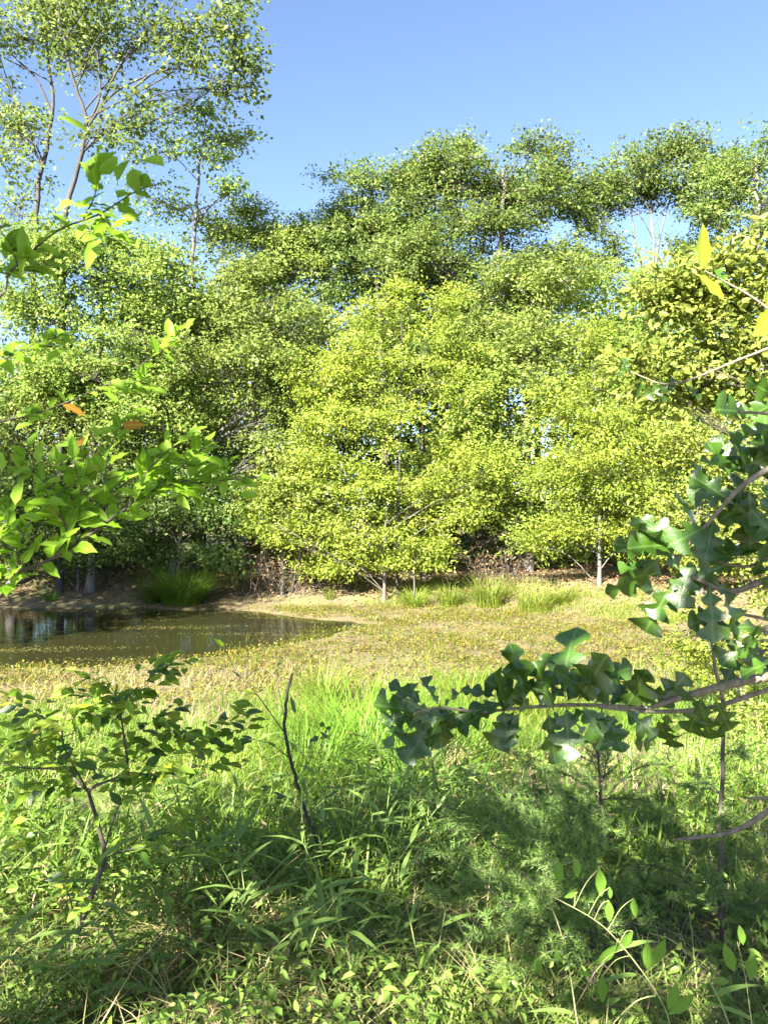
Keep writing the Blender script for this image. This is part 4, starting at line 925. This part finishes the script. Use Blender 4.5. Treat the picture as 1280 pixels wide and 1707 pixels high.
for e in ((700, 1330), (760, 1370), (720, 1420), (800, 1350), (770, 1460), (730, 1500), (830, 1420), (860, 1370), (900, 1400), (940, 1430), (830, 1500), (880, 1540), (800, 1560), (760, 1580), (960, 1480), (1000, 1500), (1020, 1560), (900, 1600), (850, 1620), (1060, 1480), (1080, 1540), (930, 1330), (980, 1390), (840, 1310)):
    ee = W(e[0], e[1], 2.55 + rng.uniform(-.25, .3)); st = bc + np.array([rng.uniform(-.02, .02), 0, .08 + .3 * rng.random()])
    st = st * .6 + ee * .4 if rng.random() < .5 else st
    sp.append((st, ee))
cedar('sprawling feathery cedar seedling below the oak branch', bc, [bc + [-.03, .02, .2], bc + [-.02, .03, .42], bc + [-.09, .04, .62]], .008, sp, 1.3)
bc = np.array([1.0, 3.6, h1(1.0, 3.6) - .02])
sp = []
for k in range(26):
    s = bc + [0, 0, rng.uniform(.08, .6)]; a = rng.uniform(0, 6.28); ln = rng.uniform(.2, .45)
    sp.append((s, s + np.array([math.cos(a) * ln, math.sin(a) * ln * .8, ln * rng.uniform(0, .5)])))
cedar('bushy cedar seedling behind the sprawling one, in dappled light', bc, [bc + [.02, .02, .3], bc + [0, .03, .65], bc + [.03, .04, .85]], .009, sp, .8)

# fallen dead branch crossing the cedar stem
b = W(1290, 1345, 2.3); tb = Tubes(); q = smooth_path([W(1340, 1325, 2.3) , W(1285, 1350, 2.35), W(1225, 1385, 2.4), W(1170, 1395, 2.45), W(1120, 1400, 2.5)], 6)
tb.add(q, np.linspace(.011, .004, len(q)), 7); q = smooth_path([W(1350, 1300, 2.32), W(1300, 1328, 2.3), W(1245, 1330, 2.28)], 5); tb.add(q, np.linspace(.010, .003, len(q)), 6)
q = smooth_path([W(1335, 1322, 2.3), W(1375, 1420, 2.3), W(1390, 1640, 2.32), W(1395, 1800, 2.34)], 5); tb.add(q, np.linspace(.011, .014, len(q)), 7)
tag(link('dead_branch', tb.mesh('dead_branch', b), M['bark_twig'], loc=tuple(b)), 'pale leafless branch crossing the cedar stem at the right edge', 'branch')

# ------------------------------------------------------------------ wood-oats stalks with flat drooping spikelets
SPM = [leaf_mesh('spikelet', SPK, .05, .25, 0, 0, 0, s) for s in (1, 2)]
def oats(label, pts, spikes, leaves, Yd):
    p = [W(x, y, Yd) for x, y in pts]; b = p[0].copy(); b[2] = h1(b[0], b[1]) - .02; p.insert(0, b)
    root = thing('wood_oats', label, 'grass', b, 'wood oats stalks at the lower right')
    t = Tubes(); q = smooth_path(p, 6); t.add(q, np.linspace(.0019, .0008, len(q)), 5); link('stalk', t.mesh('stalk', b), M['pale_stem'], root)
    for (x, y, hpx, ax) in spikes:
        c = W(x, y - hpx / 2 * (1 if ax[2] < 0 else -1), Yd); i = int(np.argmin(np.linalg.norm(q[8:] - c, axis=1))) + 8
        tt = Tubes(); mid = (q[i] + c) / 2 + [0, 0, .012]; tt.add(smooth_path([q[i], mid, c], 4), .0007, 4); link('pedicel', tt.mesh('pedicel', b), M['pale_stem'], root)
        put_leaf(SPM[rng.integers(2)], M['oats'], 'spikelet', root, b, c, ax, (rng.normal() * .3, -1, rng.normal() * .2), hpx / FPX * Yd * 1.1)
    for (x, y, ax, L) in leaves:
        put_leaf(GRS[rng.integers(4)], M['broad'], 'leaf', root, b, W(x, y, Yd), ax, (0, -.5, 1), L)
D = (0.05, 0, -1)
oats('thin wood oats stalk left of the pale forked one', [(965, 1760), (958, 1680), (940, 1575), (912, 1500), (870, 1452)], [(930, 1452, 38, D), (897, 1610, 26, D), (927, 1592, 24, D), (960, 1446, 30, D), (880, 1500, 20, (-.6, 0, -.6)), (870, 1490, 16, (-.8, 0, -.2))], [(955, 1690, (-.8, 0, .3), .09), (945, 1600, (-.9, -.2, .2), .06)], 1.75)
oats('pale forked wood oats stalk arching left with most spikelets', [(1118, 1780), (1114, 1700), (1084, 1640), (1032, 1572), (990, 1533), (918, 1493)], [(998, 1470, 44, (.1, 0, -1)), (1014, 1518, 34, D), (1056, 1512, 30, D), (1016, 1488, 18, D), (1027, 1597, 44, (-.7, 0, -.7)), (1054, 1572, 40, (-.6, 0, -.8)), (1002, 1648, 42, D), (962, 1498, 22, (-.7, 0, -.3)), (985, 1615, 22, (-.8, .1, .2))], [(1040, 1580, (.8, .1, .35), .085), (1060, 1625, (-.8, -.1, .1), .09)], 1.7)
oats('wood oats stalk curling over to hang big green spikelets', [(1225, 1780), (1208, 1690), (1166, 1612), (1120, 1568), (1082, 1556)], [(1078, 1592, 44, D), (1108, 1590, 48, (-.45, 0, -.9)), (1128, 1660, 44, (-.3, 0, -1)), (1156, 1682, 50, (-.7, 0, -.6)), (1142, 1632, 20, (-.5, 0, -.8))], [(1190, 1660, (.7, 0, .4), .1)], 1.65)
oats('short wood oats stalk with two upright spikelets at the right edge', [(1260, 1780), (1250, 1690), (1240, 1620), (1228, 1570)], [(1222, 1597, 44, (-.3, 0, .9)), (1250, 1612, 44, (.1, 0, .95)), (1238, 1560, 30, (-.2, 0, 1))], [(1252, 1700, (-.8, 0, .5), .1)], 1.8)
oats('bleached bent stalk at the bottom edge below the forked one', [(1030, 1790), (1034, 1710), (1056, 1672), (1092, 1660), (1112, 1668)], [(1045, 1690, 16, (-.8, 0, .3)), (1090, 1645, 14, (.7, 0, .5))], [], 1.68)

# ------------------------------------------------------------------ broad-leaved woodland grass: one plant each
def broad_plant(x, y, label, group, proto=None, n=8, h=.45):
    z = h1(x, y) - .02; b = np.array([x, y, z])
    root = thing('broadleaf_grass', label, 'grass', b, group)
    lean = nv(.12); lean[2] = 0; t = Tubes(); q = smooth_path([b, b + lean * .4 + [0, 0, h * .5], b + lean * 1.3 + [0, 0, h]], 4); t.add(q, np.linspace(.0028, .0012, len(q)), 4)
    link('stem', t.mesh('stem', b), M['green_stem'], root)
    a0 = rng.uniform(0, 6.28)
    for k in range(n):
        u = .15 + .85 * (k + .5) / n; p = q[min(int(u * (len(q) - 1) + .5), len(q) - 1)]
        an = a0 + k * math.pi + rng.normal() * .5; el = rng.uniform(.25, .9)
        ax = np.array([math.cos(an) * math.cos(el), math.sin(an) * math.cos(el), math.sin(el)])
        put_leaf(GRS[rng.integers(4)], M['broad'], 'leaf', root, b, p, ax, np.array([0, 0, 1]) + nv(.25) - np.array([math.cos(an), math.sin(an), 0]) * .5, rng.uniform(.08, .19))
spots = []
while len(spots) < 64:
    y = rng.uniform(2.25, 4.6); x = rng.uniform(-.52, .12) * y
    if wob(np.array(x), np.array(y), 2.2, 4) > -.45: spots.append((x, y))
for k in range(26):
    y = rng.uniform(2.9, 4.6); x = rng.uniform(-.14, .10) * y
    broad_plant(x, y, 'tall broad-bladed grass stem in the sunlit patch behind the bare sapling', 'tall broad-bladed grass behind the bare sapling', n=rng.integers(7, 11), h=rng.uniform(.5, .8))
for x, y in spots[:64]:
    broad_plant(x, y, 'leafy stem of broad-bladed woodland grass in the foreground', 'broad-bladed grass in the foreground', n=rng.integers(6, 10), h=rng.uniform(.28, .5))
named = ((165, 1690, 2.45, 'broad-bladed grass stem with one long arching blade at the lower left edge'), (500, 1620, 2.6, 'bluish broad-bladed grass stem below the bare sapling'), (610, 1560, 3.0, 'tall broad-bladed grass stem right of the bare sapling'), (600, 1690, 2.5, 'broad-bladed grass stem at the middle of the bottom edge'), (340, 1540, 3.1, 'sunlit broad-bladed grass stem between the two saplings'))
for px, py, Yd, lab in named:
    p = W(px, py, Yd); broad_plant(p[0], Yd, lab, 'named broad-bladed grass stems', n=9, h=.5)

# low red-brown stump and twigs on the sunlit bank
b = W(1018, 990, 22.6); b[2] = h1(b[0], b[1]) - .03; t = Tubes()
q = smooth_path([b, b + [.02, 0, .25], b + [-.03, 0, .5]], 4); t.add(q, np.linspace(.09, .06, len(q)), 9); t.add([b + [0, 0, .3], b + [.16, 0, .42], b + [.2, 0, .5]], [.035, .03, .02], 6); t.add([q[-1], q[-1] + [0, 0, .012]], [.06, .004], 9)
tag(link('tree_stump', t.mesh('tree_stump', b), bark_mat('red_bark', (.12, .05, .03), (.28, .13, .08)), loc=tuple(b)), 'short red-brown broken stump on the sunlit bank beside the cypress', 'stump')
